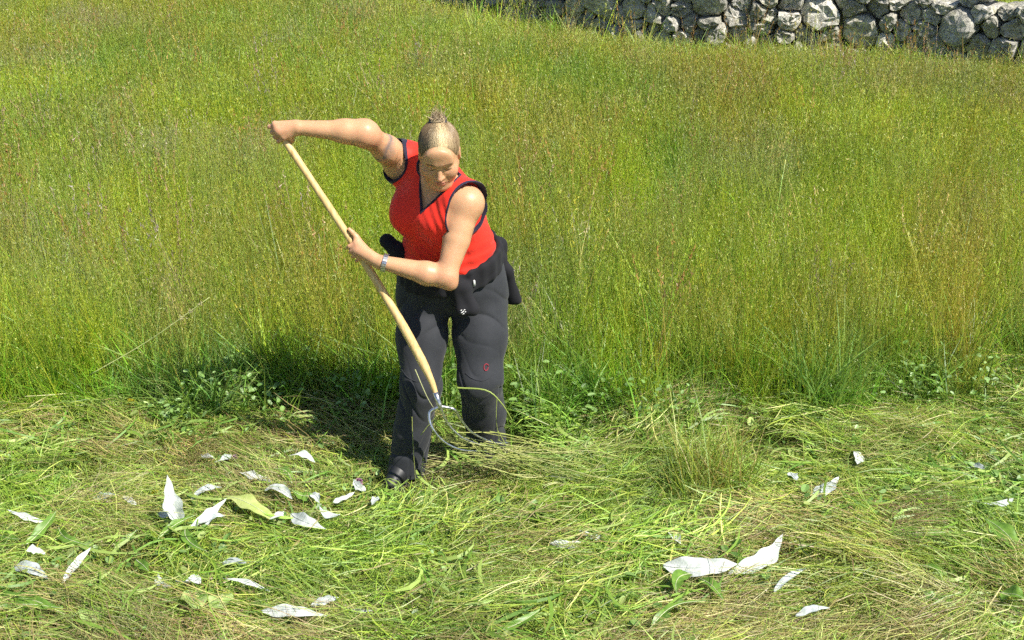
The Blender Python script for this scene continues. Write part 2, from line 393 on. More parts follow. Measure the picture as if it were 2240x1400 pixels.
def hair(root):
    # scalp cap
    f = Field(HEAD - .17, HEAD + .17, .0028)
    f.ell(hp(0, -.017, .036), A3(.0795, .099, .0885) * HS, HM, 0.001)
    f.cone(hp(-.035, -.075, -.03), hp(.035, -.075, -.03), .04, .04, .03)
    X, Y, Z = f.full(); X = (X - HEAD[0]) / HS; Y = (Y - HEAD[1]) / HS; Z = (Z - HEAD[2]) / HS
    lx = X * HX[0] + Y * HX[1] + Z * HX[2]; ly = X * HY[0] + Y * HY[1] + Z * HY[2]; lz = X * HZ[0] + Y * HZ[1] + Z * HZ[2]
    cut = (ly - .068) * .80 - (lz - .074) * .60 + .10 * np.abs(lx) - .75 * np.maximum(np.abs(lx) - .050, 0) - .003 * np.sin(lx * 160)
    f.F = np.maximum(f.F, cut).astype(np.float32)
    f.ell(hp(0, -.062, .110), (.026, .028, .018), HM, .015)
    V, Q = f.mesh(1)
    m, nt, out = new_mat('hair'); b = N(nt, 'ShaderNodeBsdfPrincipled', Roughness=.38); at = N(nt, 'ShaderNodeAttribute', attribute_name='Col')
    nt.links.new(at.outputs['Color'], b.inputs['Base Color']); b.inputs['Specular IOR Level'].default_value = .5; nt.links.new(b.outputs[0], out.inputs[0])
    L = hloc(V)
    bun = A3(0, -.062, .112); Rr = A3(.080, .0995, .089); cen = A3(0, -.017, .036)
    def shade(p, rv):
        e = nrm((bun - cen) / Rr); q = (p - cen) / Rr; q = q / (np.linalg.norm(q, axis=1)[:, None] + 1e-9); u = nrm(np.cross(e, A3(1, 0, 0))); v = np.cross(e, u); az = np.arctan2(q @ u, q @ v)
        front = np.clip((p[:, 1] - .005) / .06, 0, 1) * np.clip(1.15 - np.abs(p[:, 0] - .012) / .06, 0, 1)
        bl = np.clip(.13 + .80 * front ** 1.3 + .07 * np.sin(az * 11 + 1) + .06 * np.sin(az * 23) + rv, 0, 1)[:, None]
        return A3(.14, .088, .046) * (1 - bl) + A3(.66, .51, .29) * bl
    hd = link('hair', mesh_data('hair', V - BASE, Q, m, True, shade(L, .1 * (fbm(L[:, :2] * 300, 4) - .5)) * .8), root)
    # combed strands drawn to the knot on the crown
    parts = []; cols = []
    r = np.random.default_rng(11); cnt = 0
    while cnt < 3000:
        d = r.normal(size=3); d /= np.linalg.norm(d); p = cen + d * Rr
        c = (p[1] - .068) * .80 - (p[2] - .074) * .60 + .10 * abs(p[0]) - .75 * max(abs(p[0]) - .050, 0)
        if c > .002 or p[2] < -.055: continue
        if not (c > -.010 or p[2] < -.040 or r.random() < .04): continue
        e = nrm((bun - cen) / Rr); a = nrm((p - cen) / Rr); om = math.acos(np.clip(a @ e, -1, 1))
        if om < .25: continue
        lift = 1 + r.uniform(-.004, .016); pts = []
        jit = r.normal(size=3) * .075
        for t in np.linspace(0, 1, 8):
            q = (math.sin((1 - t) * om) * a + math.sin(t * om) * e) / math.sin(om) + jit * math.sin(t * 3.14)
            pts.append(cen + nrm(q) * Rr * (lift + .10 * max(0, t - .8)))
        pts = np.array(pts); P = HEAD + HS * pts @ HM
        v, q = tube(P, np.array([.0005, .0010, .0011, .0011, .0011, .0010, .0009, .0007]), 3, False); parts.append((v, q))
        cols.append(np.tile(shade(p[None], r.normal(0, .06)), (len(v), 1)) * r.uniform(.9, 1.08)); cnt += 1
    for i in range(230):                                                   # strands wound round the knot, a few loose ends
        if i < 150:
            t0 = r.uniform(0, 6.28); h = r.uniform(-.8, .95); k = math.sqrt(max(.05, 1 - h * h)) * r.uniform(.95, 1.12); pts = [bun + A3(.027 * k * math.cos(t0 + t), .029 * k * math.sin(t0 + t), .017 * h + .004 + .004 * t * (i % 3 - 1)) for t in np.linspace(0, 2.6, 7)]
        else:
            base = bun + A3(r.normal(0, .013), r.normal(0, .013), .014); d = nrm(A3(r.normal(0, .9), -.5 + r.normal(0, .7), .7)); ln = r.uniform(.010, .034); sag = r.normal(size=3) * .016; pts = [base + d * ln * t + sag * t * t for t in np.linspace(0, 1, 7)]
        v, q = tube(HEAD + HS * np.array(pts) @ HM, np.linspace(.0012, .0006, 7), 3, False); parts.append((v, q))
        bl = np.clip(r.normal(.45, .2), 0, 1); cols.append(np.tile(A3(.17, .115, .065) * (1 - bl) + A3(.66, .52, .32) * bl, (len(v), 1)))
    V, Fq = join(parts); link('hair_strands', mesh_data('hair_strands', V - BASE, np.array(Fq), m, True, np.concatenate(cols)), hd)
    # dark hair tie
    c = HEAD + HS * bun @ HM; ring = [c + .030 * (math.cos(t) * HX + math.sin(t) * HY) + HZ * .002 for t in np.linspace(0, 2 * math.pi, 20)]
    v, q = tube(ring, .0045, 6, False); link('hair_tie', mesh_data('hair_tie', v - BASE, q, plain('hair_tie_cloth', (.03, .03, .035), .8)), hd)

def vcut(X, Y, Z):
    """signed: <0 inside the V neck opening"""
    A = A3(-.352, 4.485, 1.196); B = A3(-.372, 4.545, 1.372); C = A3(-.190, 4.500, 1.352)
    d = nrm(CY * .75 + A3(0, -.9, .25) * .6)
    n1 = nrm(np.cross(B - A, d)); n2 = nrm(np.cross(C - A, d))
    if n1 @ (C - A) > 0: n1 = -n1
    if n2 @ (B - A) > 0: n2 = -n2
    s1 = (X - A[0]) * n1[0] + (Y - A[1]) * n1[1] + (Z - A[2]) * n1[2]; s2 = (X - A[0]) * n2[0] + (Y - A[1]) * n2[1] + (Z - A[2]) * n2[2]
    v = np.maximum(s1, s2)
    bk = -((X - NEC[0]) * CY[0] + (Y - NEC[1]) * CY[1] + (Z - NEC[2]) * CY[2]) - .0
    v = np.maximum(v, bk)
    nd = nrm(HEAD - NEC); t = (X - NEC[0]) * nd[0] + (Y - NEC[1]) * nd[1] + (Z - NEC[2]) * nd[2]
    neck = np.sqrt((X - NEC[0] - t * nd[0]) ** 2 + (Y - NEC[1] - t * nd[1]) ** 2 + (Z - NEC[2] - t * nd[2]) ** 2) - .072
    neck = np.maximum(neck, -t - .03)
    return np.minimum(v, neck)
def acut(X, Y, Z, side):
    S, E = ((SHR, ELR), (SHL, ELL))[side]
    n = nrm(E - S)
    if side == 0: c = S + n * .048 + A3(-.012, .004, -.012); n = nrm(n + A3(-.25, .1, -.15)); r = .088
    else: c = S + n * .020 + A3(.034, -.034, .012); n = nrm(n * .85 + A3(.10, -.25, .0)); r = .097
    b = c + n * (.22 if side == 0 else .05)
    ba = b - c; t = np.clip(((X - c[0]) * ba[0] + (Y - c[1]) * ba[1] + (Z - c[2]) * ba[2]) / (ba @ ba), 0, 1)
    return np.sqrt((X - c[0] - t * ba[0]) ** 2 + (Y - c[1] - t * ba[1]) ** 2 + (Z - c[2] - t * ba[2]) ** 2) - r

def top(root):
    f = Field((-.52, 4.42, .84), (-.0, 4.92, 1.42), .0030)
    torso(f, .004)
    f.ell(WAI + A3(.01, .0, -.06), (.182, .142, .10), None, .05)
    f.cone(SHR, SHR * .8 + ELR * .2, .068, .060, .05); f.ball(SHR + A3(-.02, -.005, .0), .066, .04)
    f.cone(SHL, SHL * .85 + ELL * .15, .070, .066, .05); f.ball(SHL + A3(.012, -.01, -.005), .069, .04)
    X, Y, Z = f.full()
    u = (X * .85 - Y * .45); w = Z
    # drape folds: fine stretch folds fanning from the left armpit, horizontal gathers at the waist
    fan = np.sin((u * .9 + w * .35) * 150 + 3 * np.sin(w * 21) + 2 * np.sin(u * 17)) * .0014 * np.clip((X + .38) / .1, 0, 1) * np.clip((1.30 - Z) / .08, 0, 1)
    wst = np.sin(w * 165 + u * 60 + 4 * np.sin(u * 23 + w * 9)) * .0020 * np.clip((1.10 - Z) / .12, 0, 1)
    big = .005 * np.sin(w * 33 + u * 21) * np.sin(u * 27 - w * 11 + 1)
    base = f.F - (.007 + fan + wst + big)
    vc = vcut(X, Y, Z); a0 = acut(X, Y, Z, 0); a1 = acut(X, Y, Z, 1)
    hem = .905 + .02 * np.sin(X * 17) - Z
    ba = ELL - SHL; ta = np.clip(((X - SHL[0]) * ba[0] + (Y - SHL[1]) * ba[1] + (Z - SHL[2]) * ba[2]) / (ba @ ba), 0, 1)
    arm = np.sqrt((X - SHL[0] - ta * ba[0]) ** 2 + (Y - SHL[1] - ta * ba[1]) ** 2 + (Z - SHL[2] - ta * ba[2]) ** 2) - (.062 - .016 * ta)
    open_ = np.minimum(np.minimum(vc, a0), np.minimum(a1, np.where(ta > .15, arm, 9)))
    inner = base + .012
    shell = np.maximum(np.maximum(base, -open_), hem)
    f.F = shell.astype(np.float32); V, Q = f.mesh(1)
    red = fabric('red_jersey', (.74, .028, .014), .60, 1300, .25, .06, .10, .20, (50, 50, 22))
    tp = link('tank_top', mesh_data('tank_top', V - BASE, Q, red), root)
    navy = fabric('navy_binding', (.018, .014, .035), .7, 1500, .3, .1)
    base2 = base - .0018
    for nm, ed in (('neck_trim', vc), ('armhole_trim', a0), ('armhole_trim', a1)):
        oth = np.minimum(np.minimum(np.where(ed is vc, 9, vc), np.where(ed is a0, 9, a0)), np.where(ed is a1, 9, a1))
        g = np.maximum(np.maximum(base2, np.abs(ed - .0015) - .0036), -(base + .012))
        f.F = np.maximum(np.maximum(g, -oth), hem).astype(np.float32); v, q = f.mesh(1)
        if len(v): link(nm, mesh_data(nm, v - BASE, q, navy), tp)

def trousers(root):
    halves = []
    for a, k, h, r0, r1, r2, r3, s in ((ANKR, KNR, HIPR, .104, .083, .074, .079, -1), (ANKL, KNL, HIPL, .112, .090, .084, .086, 1)):
        f = Field((-.58, 4.33, .02), (.06, 4.90, 1.0), .0036)
        f.ell(PEL + A3(-.003, 0, -.015), (.205, .155, .135), None, .05)
        f.ell(WAI + A3(.006, 0, -.03), (.186, .147, .12), None, .05)
        m = h * .5 + k * .5
        f.cone(h + A3(s * .012, .01, -.02), m + A3(s * .006, 0.012, 0), r0, r0 * .93, .045); f.cone(m + A3(s * .006, .012, 0), k, r0 * .93, r1, .04)
        mm = k * .45 + a * .55; f.cone(k, mm, r1, r2, .03); f.cone(mm, a + A3(s * .0, -.010, -.075), r2, r3, .03)
        f.cone(h + A3(0, .05, .0), h + A3(0, .055, .09), .105, .105, .05); halves.append(f.F)
    f.F = np.minimum(halves[0], halves[1])
    X, Y, Z = f.full()
    w = Z + .0 * X
    kn = np.exp(-((Z - .43) / .10) ** 2); lo = np.exp(-((Z - .16) / .10) ** 2); hi = np.exp(-((Z - .74) / .09) ** 2)
    crease = lambda q: (1 - np.abs(np.sin(q))) ** 3
    d = (-.0095 * kn * crease((w + .75 * (X + .25)) * 27 + 1.6 * np.sin(X * 31) + 1.0) - .0095 * lo * crease((w - .8 * (X + .3)) * 30 + 1.3 * np.sin(X * 24 + Y * 14))
         - .0075 * hi * crease((w + .9 * np.abs(X + .245)) * 30 + 1.1 * np.sin(X * 22)) + .0030 * np.sin(w * 17 + X * 14) * np.sin(X * 21 - Y * 13 + w * 6))
    seam = .0018 * np.exp(-((np.abs(X + .245) - .185 + .012 * np.sin(Z * 9)) / .003) ** 2)
    F2 = f.F - d.astype(np.float32) + seam.astype(np.float32)
    hemz = .022 - .35 * (Y - 4.5)
    F2 = np.maximum(F2, hemz - Z); F2 = np.maximum(F2, Z - .985 + .15 * (Y - 4.6))
    f.F = F2.astype(np.float32); V, Q = f.mesh(1)
    tr = link('trousers', mesh_data('trousers', V - BASE, Q, fabric('charcoal_twill', (.026, .028, .033), .78, 1100, .35, .18, .10, .16, (26, 26, 18))), root)
    def front(x, z):                                                    # point on the front of the trousers
        ys = np.linspace(4.34, 4.75, 300); p = np.stack([np.full(300, x), ys, np.full(300, z)], 1); v = f.at(p); i = int(np.argmax(v < 0)); return A3(x, ys[i], z)
    # zip pull, small round red mark on the knee
    pts = []
    for t in np.linspace(0.2, 6.2, 18): pts.append(front(-.103 + .0090 * math.cos(t) * (1 - .02 * t), .556 + .0115 * math.sin(t)) + A3(0, -.0022, 0))
    v, q = tube(pts, .0024, 5)
    link('emblem', mesh_data('emblem', v - BASE, q, plain('red_thread', (.24, .02, .035), .8)), tr)
    for x0, x1, z0 in ((-.185, -.065, .530), (-.44, -.31, .535)):          # welt seam below each knee dart
        pts = [front(x0 + (x1 - x0) * t, z0 - .018 * math.sin(t * 3.14)) + A3(0, -.001, 0) for t in np.linspace(0, 1, 16)]
        v, q = tube(pts, .0022, 5); link('seam', mesh_data('seam', v - BASE, q, tr.data.materials[0]), tr)

def jacket(root):
    f = Field((-.60, 4.33, .60), (.10, 4.98, 1.08), .0036)
    n = 22; ring = []
    for i in range(n + 1):
        t = 2 * math.pi * i / n; x = -.245 + .194 * math.cos(t); y = 4.680 + .156 * math.sin(t)
        z = .935 + .030 * math.cos(t) + .045 * max(0, math.sin(t)) - .035 * max(0, -math.sin(t)); ring.append(A3(x, y, z))
    for i in range(n):
        for dz in (.014, -.004, -.022, -.040, -.056): f.cone(ring[i] + A3(0, 0, dz), ring[i + 1] + A3(0, 0, dz), .0135, .0135, .014)
    # body of the jacket hanging behind and showing past her left hip
    for a, b, r0, r1 in ((A3(-.075, 4.80, .93), A3(-.035, 4.80, .70), .026, .022), (A3(-.070, 4.76, .90), A3(-.015, 4.755, .83), .018, .018), (A3(-.015, 4.755, .84), A3(.024, 4.752, .705), .018, .016),
                         (A3(-.045, 4.765, .89), A3(.004, 4.758, .70), .017, .015), (A3(-.05, 4.775, .90), A3(-.016, 4.77, .70), .018, .016),
                         (A3(-.25, 4.86, .92), A3(-.25, 4.85, .66), .03, .03), (A3(-.15, 4.86, .92), A3(-.13, 4.85, .67), .03, .03),
                         (A3(-.35, 4.85, .92), A3(-.37, 4.84, .67), .03, .03), (A3(-.05, 4.84, .92), A3(-.04, 4.83, .68), .03, .03)):
        f.cone(a, b, r0, r1, .025)
    # rolled end sticking out at her right side
    f.cone(A3(-.498, 4.690, .998), A3(-.44, 4.65, .955), .030, .034, .03); f.cone(A3(-.44, 4.65, .955), A3(-.33, 4.58, .905), .034, .030, .04)
    # knotted sleeves hanging down in front of her left thigh
    f.cone(A3(-.235, 4.522, .898), A3(-.185, 4.512, .880), .028, .024, .02)
    f.cone(A3(-.215, 4.515, .88), A3(-.196, 4.500, .785), .020, .024, .02); f.cone(A3(-.185, 4.51, .87), A3(-.152, 4.500, .790), .018, .024, .02)
    f.cone(A3(-.196, 4.500, .785), A3(-.160, 4.500, .790), .022, .022, .02)
    X, Y, Z = f.full()
    d = .0015 * np.sin(Z * 38 + X * 26 + 1.5 * np.sin(X * 15 + Y * 18)) - .0022 * (1 - np.abs(np.sin(X * 31 - Z * 22 + 1.4 * np.sin(Z * 17)))) ** 2
    f.F = (f.F - d).astype(np.float32); V, Q = f.mesh(1)
    jk = link('tied_jacket', mesh_data('tied_jacket', V - BASE, Q, fabric('black_fleece', (.014, .014, .017), .9, 700, .4, .2, .03)), root)
    jk['label'] = 'black jacket knotted round the waist by its sleeves'
    ys = np.linspace(4.38, 4.7, 300)
    zx, zz = -.148, .893; p = np.stack([np.full(300, zx), ys, np.full(300, zz)], 1); p = A3(zx, ys[int(np.argmax(np.minimum(f.at(p), 1) < 0))], zz)
    v, q = tube([p + A3(0, -.005, .012), p + A3(.001, -.007, 0), p + A3(.0015, -.006, -.014)], np.array([.004, .005, .0035]), 6)
    link('zip_pull', mesh_data('zip_pull', v - BASE, q, plain('zip_metal', (.8, .8, .78), .35, .3)), jk)
    parts = []
    for dx, dz, r in ((0, 0, .0045), (.006, .007, .004), (-.006, .006, .0035), (.002, -.009, .004), (.010, -.001, .003), (-.004, -.003, .0035)):
        x, z = -.193 + dx, .792 + dz; p = np.stack([np.full(300, x), ys, np.full(300, z)], 1); v = f.at(p); i = int(np.argmax(v < 0)); c = A3(x, ys[i] - .001, z)
        parts.append(tube([c + A3(-r, 0, -r * .6), c + A3(r, -.0005, r * .6)], .0018, 5))
    v, q = join(parts); link('logo', mesh_data('logo', v - BASE, q, plain('white_print', (.7, .7, .7), .6)), jk)

def shoes(root):
    blk = plain('black_leather', (.012, .013, .015), .5, 0, .3, 60, .3); sole = plain('rubber', (.03, .03, .03), .8)
    for A, fw in ((ANKR, nrm((-.42, -.90, 0))), (ANKL, nrm((.12, -.99, 0)))):
        g0 = float(gz(A[0], A[1])) + .012
        f = Field((A[0] - .2, A[1] - .27, g0 - .02), (A[0] + .2, A[1] + .15, A[2] + .08), .004)
        sd = A3(-fw[1], fw[0], 0); h = A3(A[0], A[1], g0 + .008)
        f.cone(h - fw * .045 + A3(0, 0, .045), h + fw * .05 + A3(0, 0, .05), .040, .044, .02)
        f.cone(h + fw * .05 + A3(0, 0, .040), h + fw * .118 + A3(0, 0, .030), .041, .033, .03)
        f.cone(h + A3(0, 0, .05), A + A3(0, 0, .02), .045, .043, .03)
        X, Y, Z = f.full(); f.F = np.maximum(f.F, g0 + .018 - Z).astype(np.float32); V, Q = f.mesh(1)
        so_ = link('shoe', mesh_data('shoe', V - BASE, Q, blk), root)
        ring = []
        for t in np.linspace(0, 2 * math.pi, 24, endpoint=False):
            c = math.cos(t); r = .046 + (.004 if c > 0 else 0); ring.append(h + fw * (.045 + .112 * c) + sd * (r * math.sin(t) * (1 - .12 * abs(c))))
        lo = np.array(ring); V = np.concatenate([lo, lo + A3(0, 0, .022)]); k = 24
        Fq = [(i, (i + 1) % k, k + (i + 1) % k, k + i) for i in range(k)] + [tuple(range(k))[::-1], tuple(range(k, 2 * k))]
        link('sole', mesh_data('sole', V - BASE, Fq, sole, False), so_)

def watch(root):
    ax = nrm(WRL - ELL); c = WRL - ax * .006; u = nrm(np.cross(ax, A3(0, 0, 1))); w = np.cross(u, ax); parts = []
    st = plain('bracelet_steel', (.62, .62, .63), .28, .9, .15, 200)
    for i in range(22):                                                 # segmented band of flat links
        t = 2 * math.pi * i / 22; t2 = 2 * math.pi * (i + .82) / 22; r = .0325
        P = []
        for rr in (r - .001, r + .0028):
            for tt in (t, t2):
                for s in (-.0085, .0085): P.append(c + rr * (math.cos(tt) * u + math.sin(tt) * w) + ax * s)
        parts.append((np.array(P), [(0, 1, 3, 2), (4, 6, 7, 5), (0, 4, 5, 1), (2, 3, 7, 6), (0, 2, 6, 4), (1, 5, 7, 3)]))
    V, Fq = join(parts); o = link('bracelet', mesh_data('bracelet', V - BASE, Fq, st, False), root); o['label'] = 'silver link bracelet on the left wrist'

def hay_fork():
    root = empty('hay_fork', FORK[-1]); tag(root, 'long curved wooden hay fork with thin steel tines held by the woman', 'hay fork')
    n = len(FORK); t = np.linspace(0, 1, n)
    rad = .0140 + .0044 * np.clip((t - .25) / .35, 0, 1) - .0115 * np.clip((t - .68) / .32, 0, 1)
    rad = rad * (1 + .03 * np.sin(t * 37))
    V, Fq = tube(FORK, rad, 16)
    m, nt, out = new_mat('ash_wood'); b = N(nt, 'ShaderNodeBsdfPrincipled', Roughness=.48); tc = N(nt, 'ShaderNodeTexCoord')
    mp = N(nt, 'ShaderNodeMapping'); mp.inputs['Rotation'].default_value = (0, math.radians(-31), 0); mp.inputs['Scale'].default_value = (90, 90, 5); nt.links.new(tc.outputs['Object'], mp.inputs['Vector'])
    nz = N(nt, 'ShaderNodeTexNoise', Scale=1.0, Detail=5.0); nt.links.new(mp.outputs[0], nz.inputs['Vector'])
    r = ramp(nt, [(.3, (.50, .32, .12)), (.55, (.68, .48, .21)), (.8, (.74, .56, .28))]); nt.links.new(nz.outputs['Fac'], r.inputs[0]); nt.links.new(r.outputs[0], b.inputs['Base Color'])
    bp = N(nt, 'ShaderNodeBump', Strength=.15, Distance=.002); nt.links.new(nz.outputs['Fac'], bp.inputs['Height']); nt.links.new(bp.outputs[0], b.inputs['Normal']); nt.links.new(b.outputs[0], out.inputs[0])
    link('handle', mesh_data('handle', V - FORK[-1], Fq, m), root)
    steel = plain('tine_steel', (.62, .62, .63), .25, .95, .35, 90, .2)
    e = FORK[-1]; ax = nrm(FORK[-1] - FORK[-3])
    V, Fq = tube([e - ax * .045, e - ax * .01, e + ax * .012, e + ax * .02], np.array([.0115, .0105, .011, .008]), 12); link('ferrule', mesh_data('ferrule', V - e, Fq, steel), root)
    j = e + ax * .014
    for pts in ([j, (-.318, 4.286, .452), (-.322, 4.268, .425), (-.307, 4.253, .388), (-.265, 4.257, .328), (-.203, 4.280, .278), (-.137, 4.331, .238), (-.08, 4.37, .215)],
                [j, (-.272, 4.293, .442), (-.248, 4.297, .382), (-.196, 4.310, .314), (-.111, 4.370, .240), (-.05, 4.41, .215)],
                [j, (-.250, 4.297, .462), (-.223, 4.297, .450), (-.199, 4.323, .387), (-.155, 4.346, .313), (-.074, 4.394, .239), (-.01, 4.43, .215)]):
        p = spline(pts, 26); V, Fq = tube(p, np.linspace(.0070, .0030, 26), 8); link('tine', mesh_data('tine', V - e, Fq, steel), root)
    return root
# ------------------------------------------------------------------ the setting
def ground():
    xs = np.unique(np.concatenate([np.linspace(-600, -14, 14), np.linspace(-14, 14, 113), np.linspace(14, 600, 14)]))
    ys = np.unique(np.concatenate([np.linspace(-300, -2, 10), np.linspace(-2, 2.4, 10), np.linspace(2.4, 6, 37), np.linspace(6, 24, 60), np.linspace(24, 900, 24)]))
    X, Y = np.meshgrid(xs, ys, indexing='ij'); Z = gz(X, Y) + .03 * (fbm(np.stack([X.ravel(), Y.ravel()], 1) * .9, 5).reshape(X.shape) - .5)
    V = np.stack([X.ravel(), Y.ravel(), Z.ravel()], 1); n = len(ys); i, j = np.meshgrid(np.arange(len(xs) - 1), np.arange(n - 1), indexing='ij'); a = (i * n + j).ravel()
    Q = np.stack([a, a + n, a + n + 1, a + 1], 1)
    m, nt, out = new_mat('meadow_soil'); b = N(nt, 'ShaderNodeBsdfPrincipled', Roughness=.95); tc = N(nt, 'ShaderNodeTexCoord')
    n1 = N(nt, 'ShaderNodeTexNoise', Scale=7.0, Detail=8.0, Roughness=.7); n2 = N(nt, 'ShaderNodeTexNoise', Scale=.45, Detail=4.0); n3 = N(nt, 'ShaderNodeTexNoise', Scale=120.0, Detail=4.0)
    for q in (n1, n2, n3): nt.links.new(tc.outputs['Object'], q.inputs['Vector'])
    r1 = ramp(nt, [(.3, (.055, .050, .022)), (.5, (.085, .105, .022)), (.7, (.13, .14, .035))]); r2 = ramp(nt, [(.35, (.09, .12, .02)), (.65, (.14, .13, .04))])
    nt.links.new(n1.outputs['Fac'], r1.inputs[0]); nt.links.new(n2.outputs['Fac'], r2.inputs[0])
    mx = N(nt, 'ShaderNodeMix', data_type='RGBA'); mx.inputs[0].default_value = .45; nt.links.new(r1.outputs[0], mx.inputs[6]); nt.links.new(r2.outputs[0], mx.inputs[7]); nt.links.new(mx.outputs[2], b.inputs['Base Color'])
    bp = N(nt, 'ShaderNodeBump', Strength=.8, Distance=.02); nt.links.new(n3.outputs['Fac'], bp.inputs['Height']); nt.links.new(bp.outputs[0], b.inputs['Normal']); nt.links.new(b.outputs[0], out.inputs[0])
    tag(link('ground', mesh_data('ground', V, Q, m)), 'sloping meadow ground under the grass', None, None, 'structure')
ground()

# ---- dry stone wall: stones from a power diagram on the wall face, each its own piece
def clip_poly(P, nx, ny, c):
    out = []
    for i in range(len(P)):
        a = P[i]; b = P[(i + 1) % len(P)]; da = a[0] * nx + a[1] * ny - c; db = b[0] * nx + b[1] * ny - c
        if da <= 0: out.append(a)
        if (da < 0) != (db < 0) and abs(da - db) > 1e-12: t = da / (da - db); out.append((a[0] + (b[0] - a[0]) * t, a[1] + (b[1] - a[1]) * t))
    return out

def stone_mat():
    m, nt, out = new_mat('lichened_granite'); b = N(nt, 'ShaderNodeBsdfPrincipled', Roughness=.9); tc = N(nt, 'ShaderNodeTexCoord'); oi = N(nt, 'ShaderNodeObjectInfo')
    ge = N(nt, 'ShaderNodeNewGeometry')
    n1 = N(nt, 'ShaderNodeTexNoise', Scale=5.0, Detail=8.0, Roughness=.7); n2 = N(nt, 'ShaderNodeTexNoise', Scale=30.0, Detail=6.0, Roughness=.8); n3 = N(nt, 'ShaderNodeTexVoronoi', Scale=26.0)
    for q in (n1, n2, n3): nt.links.new(ge.outputs['Position'], q.inputs['Vector'])
    r0 = ramp(nt, [(0, (.40, .385, .33)), (.3, (.54, .52, .46)), (.55, (.64, .61, .54)), (.8, (.48, .465, .43)), (1, (.76, .73, .66))]); nt.links.new(oi.outputs['Random'], r0.inputs[0])
    r1 = ramp(nt, [(.32, (.45, .46, .44)), (.6, (1.15, 1.13, 1.08))]); nt.links.new(n1.outputs['Fac'], r1.inputs[0])
    mu = N(nt, 'ShaderNodeMix', data_type='RGBA', blend_type='MULTIPLY'); mu.inputs[0].default_value = 1; nt.links.new(r0.outputs[0], mu.inputs[6]); nt.links.new(r1.outputs[0], mu.inputs[7])
    r2 = ramp(nt, [(.40, (.35, .35, .35)), (.55, (1, 1, 1)), (.68, (1.35, 1.35, 1.35))]); nt.links.new(n2.outputs['Fac'], r2.inputs[0])
    mu2 = N(nt, 'ShaderNodeMix', data_type='RGBA', blend_type='MULTIPLY'); mu2.inputs[0].default_value = .8; nt.links.new(mu.outputs[2], mu2.inputs[6]); nt.links.new(r2.outputs[0], mu2.inputs[7])
    li = N(nt, 'ShaderNodeTexNoise', Scale=9.0, Detail=5.0); nt.links.new(ge.outputs['Position'], li.inputs['Vector']); rl = ramp(nt, [(.56, (0, 0, 0)), (.64, (1, 1, 1))]); nt.links.new(li.outputs['Fac'], rl.inputs[0])
    mm = N(nt, 'ShaderNodeMath', operation='MULTIPLY'); mm.inputs[1].default_value = .55; nt.links.new(rl.outputs[0], mm.inputs[0])
    mx = N(nt, 'ShaderNodeMix', data_type='RGBA'); nt.links.new(mm.outputs[0], mx.inputs[0]); nt.links.new(mu2.outputs[2], mx.inputs[6]); mx.inputs[7].default_value = (.30, .29, .16, 1)
    nt.links.new(mx.outputs[2], b.inputs['Base Color'])
    bp = N(nt, 'ShaderNodeBump', Strength=.9, Distance=.02); nt.links.new(n2.outputs['Fac'], bp.inputs['Height']); nt.links.new(bp.outputs[0], b.inputs['Normal']); nt.links.new(b.outputs[0], out.inputs[0])
    return m

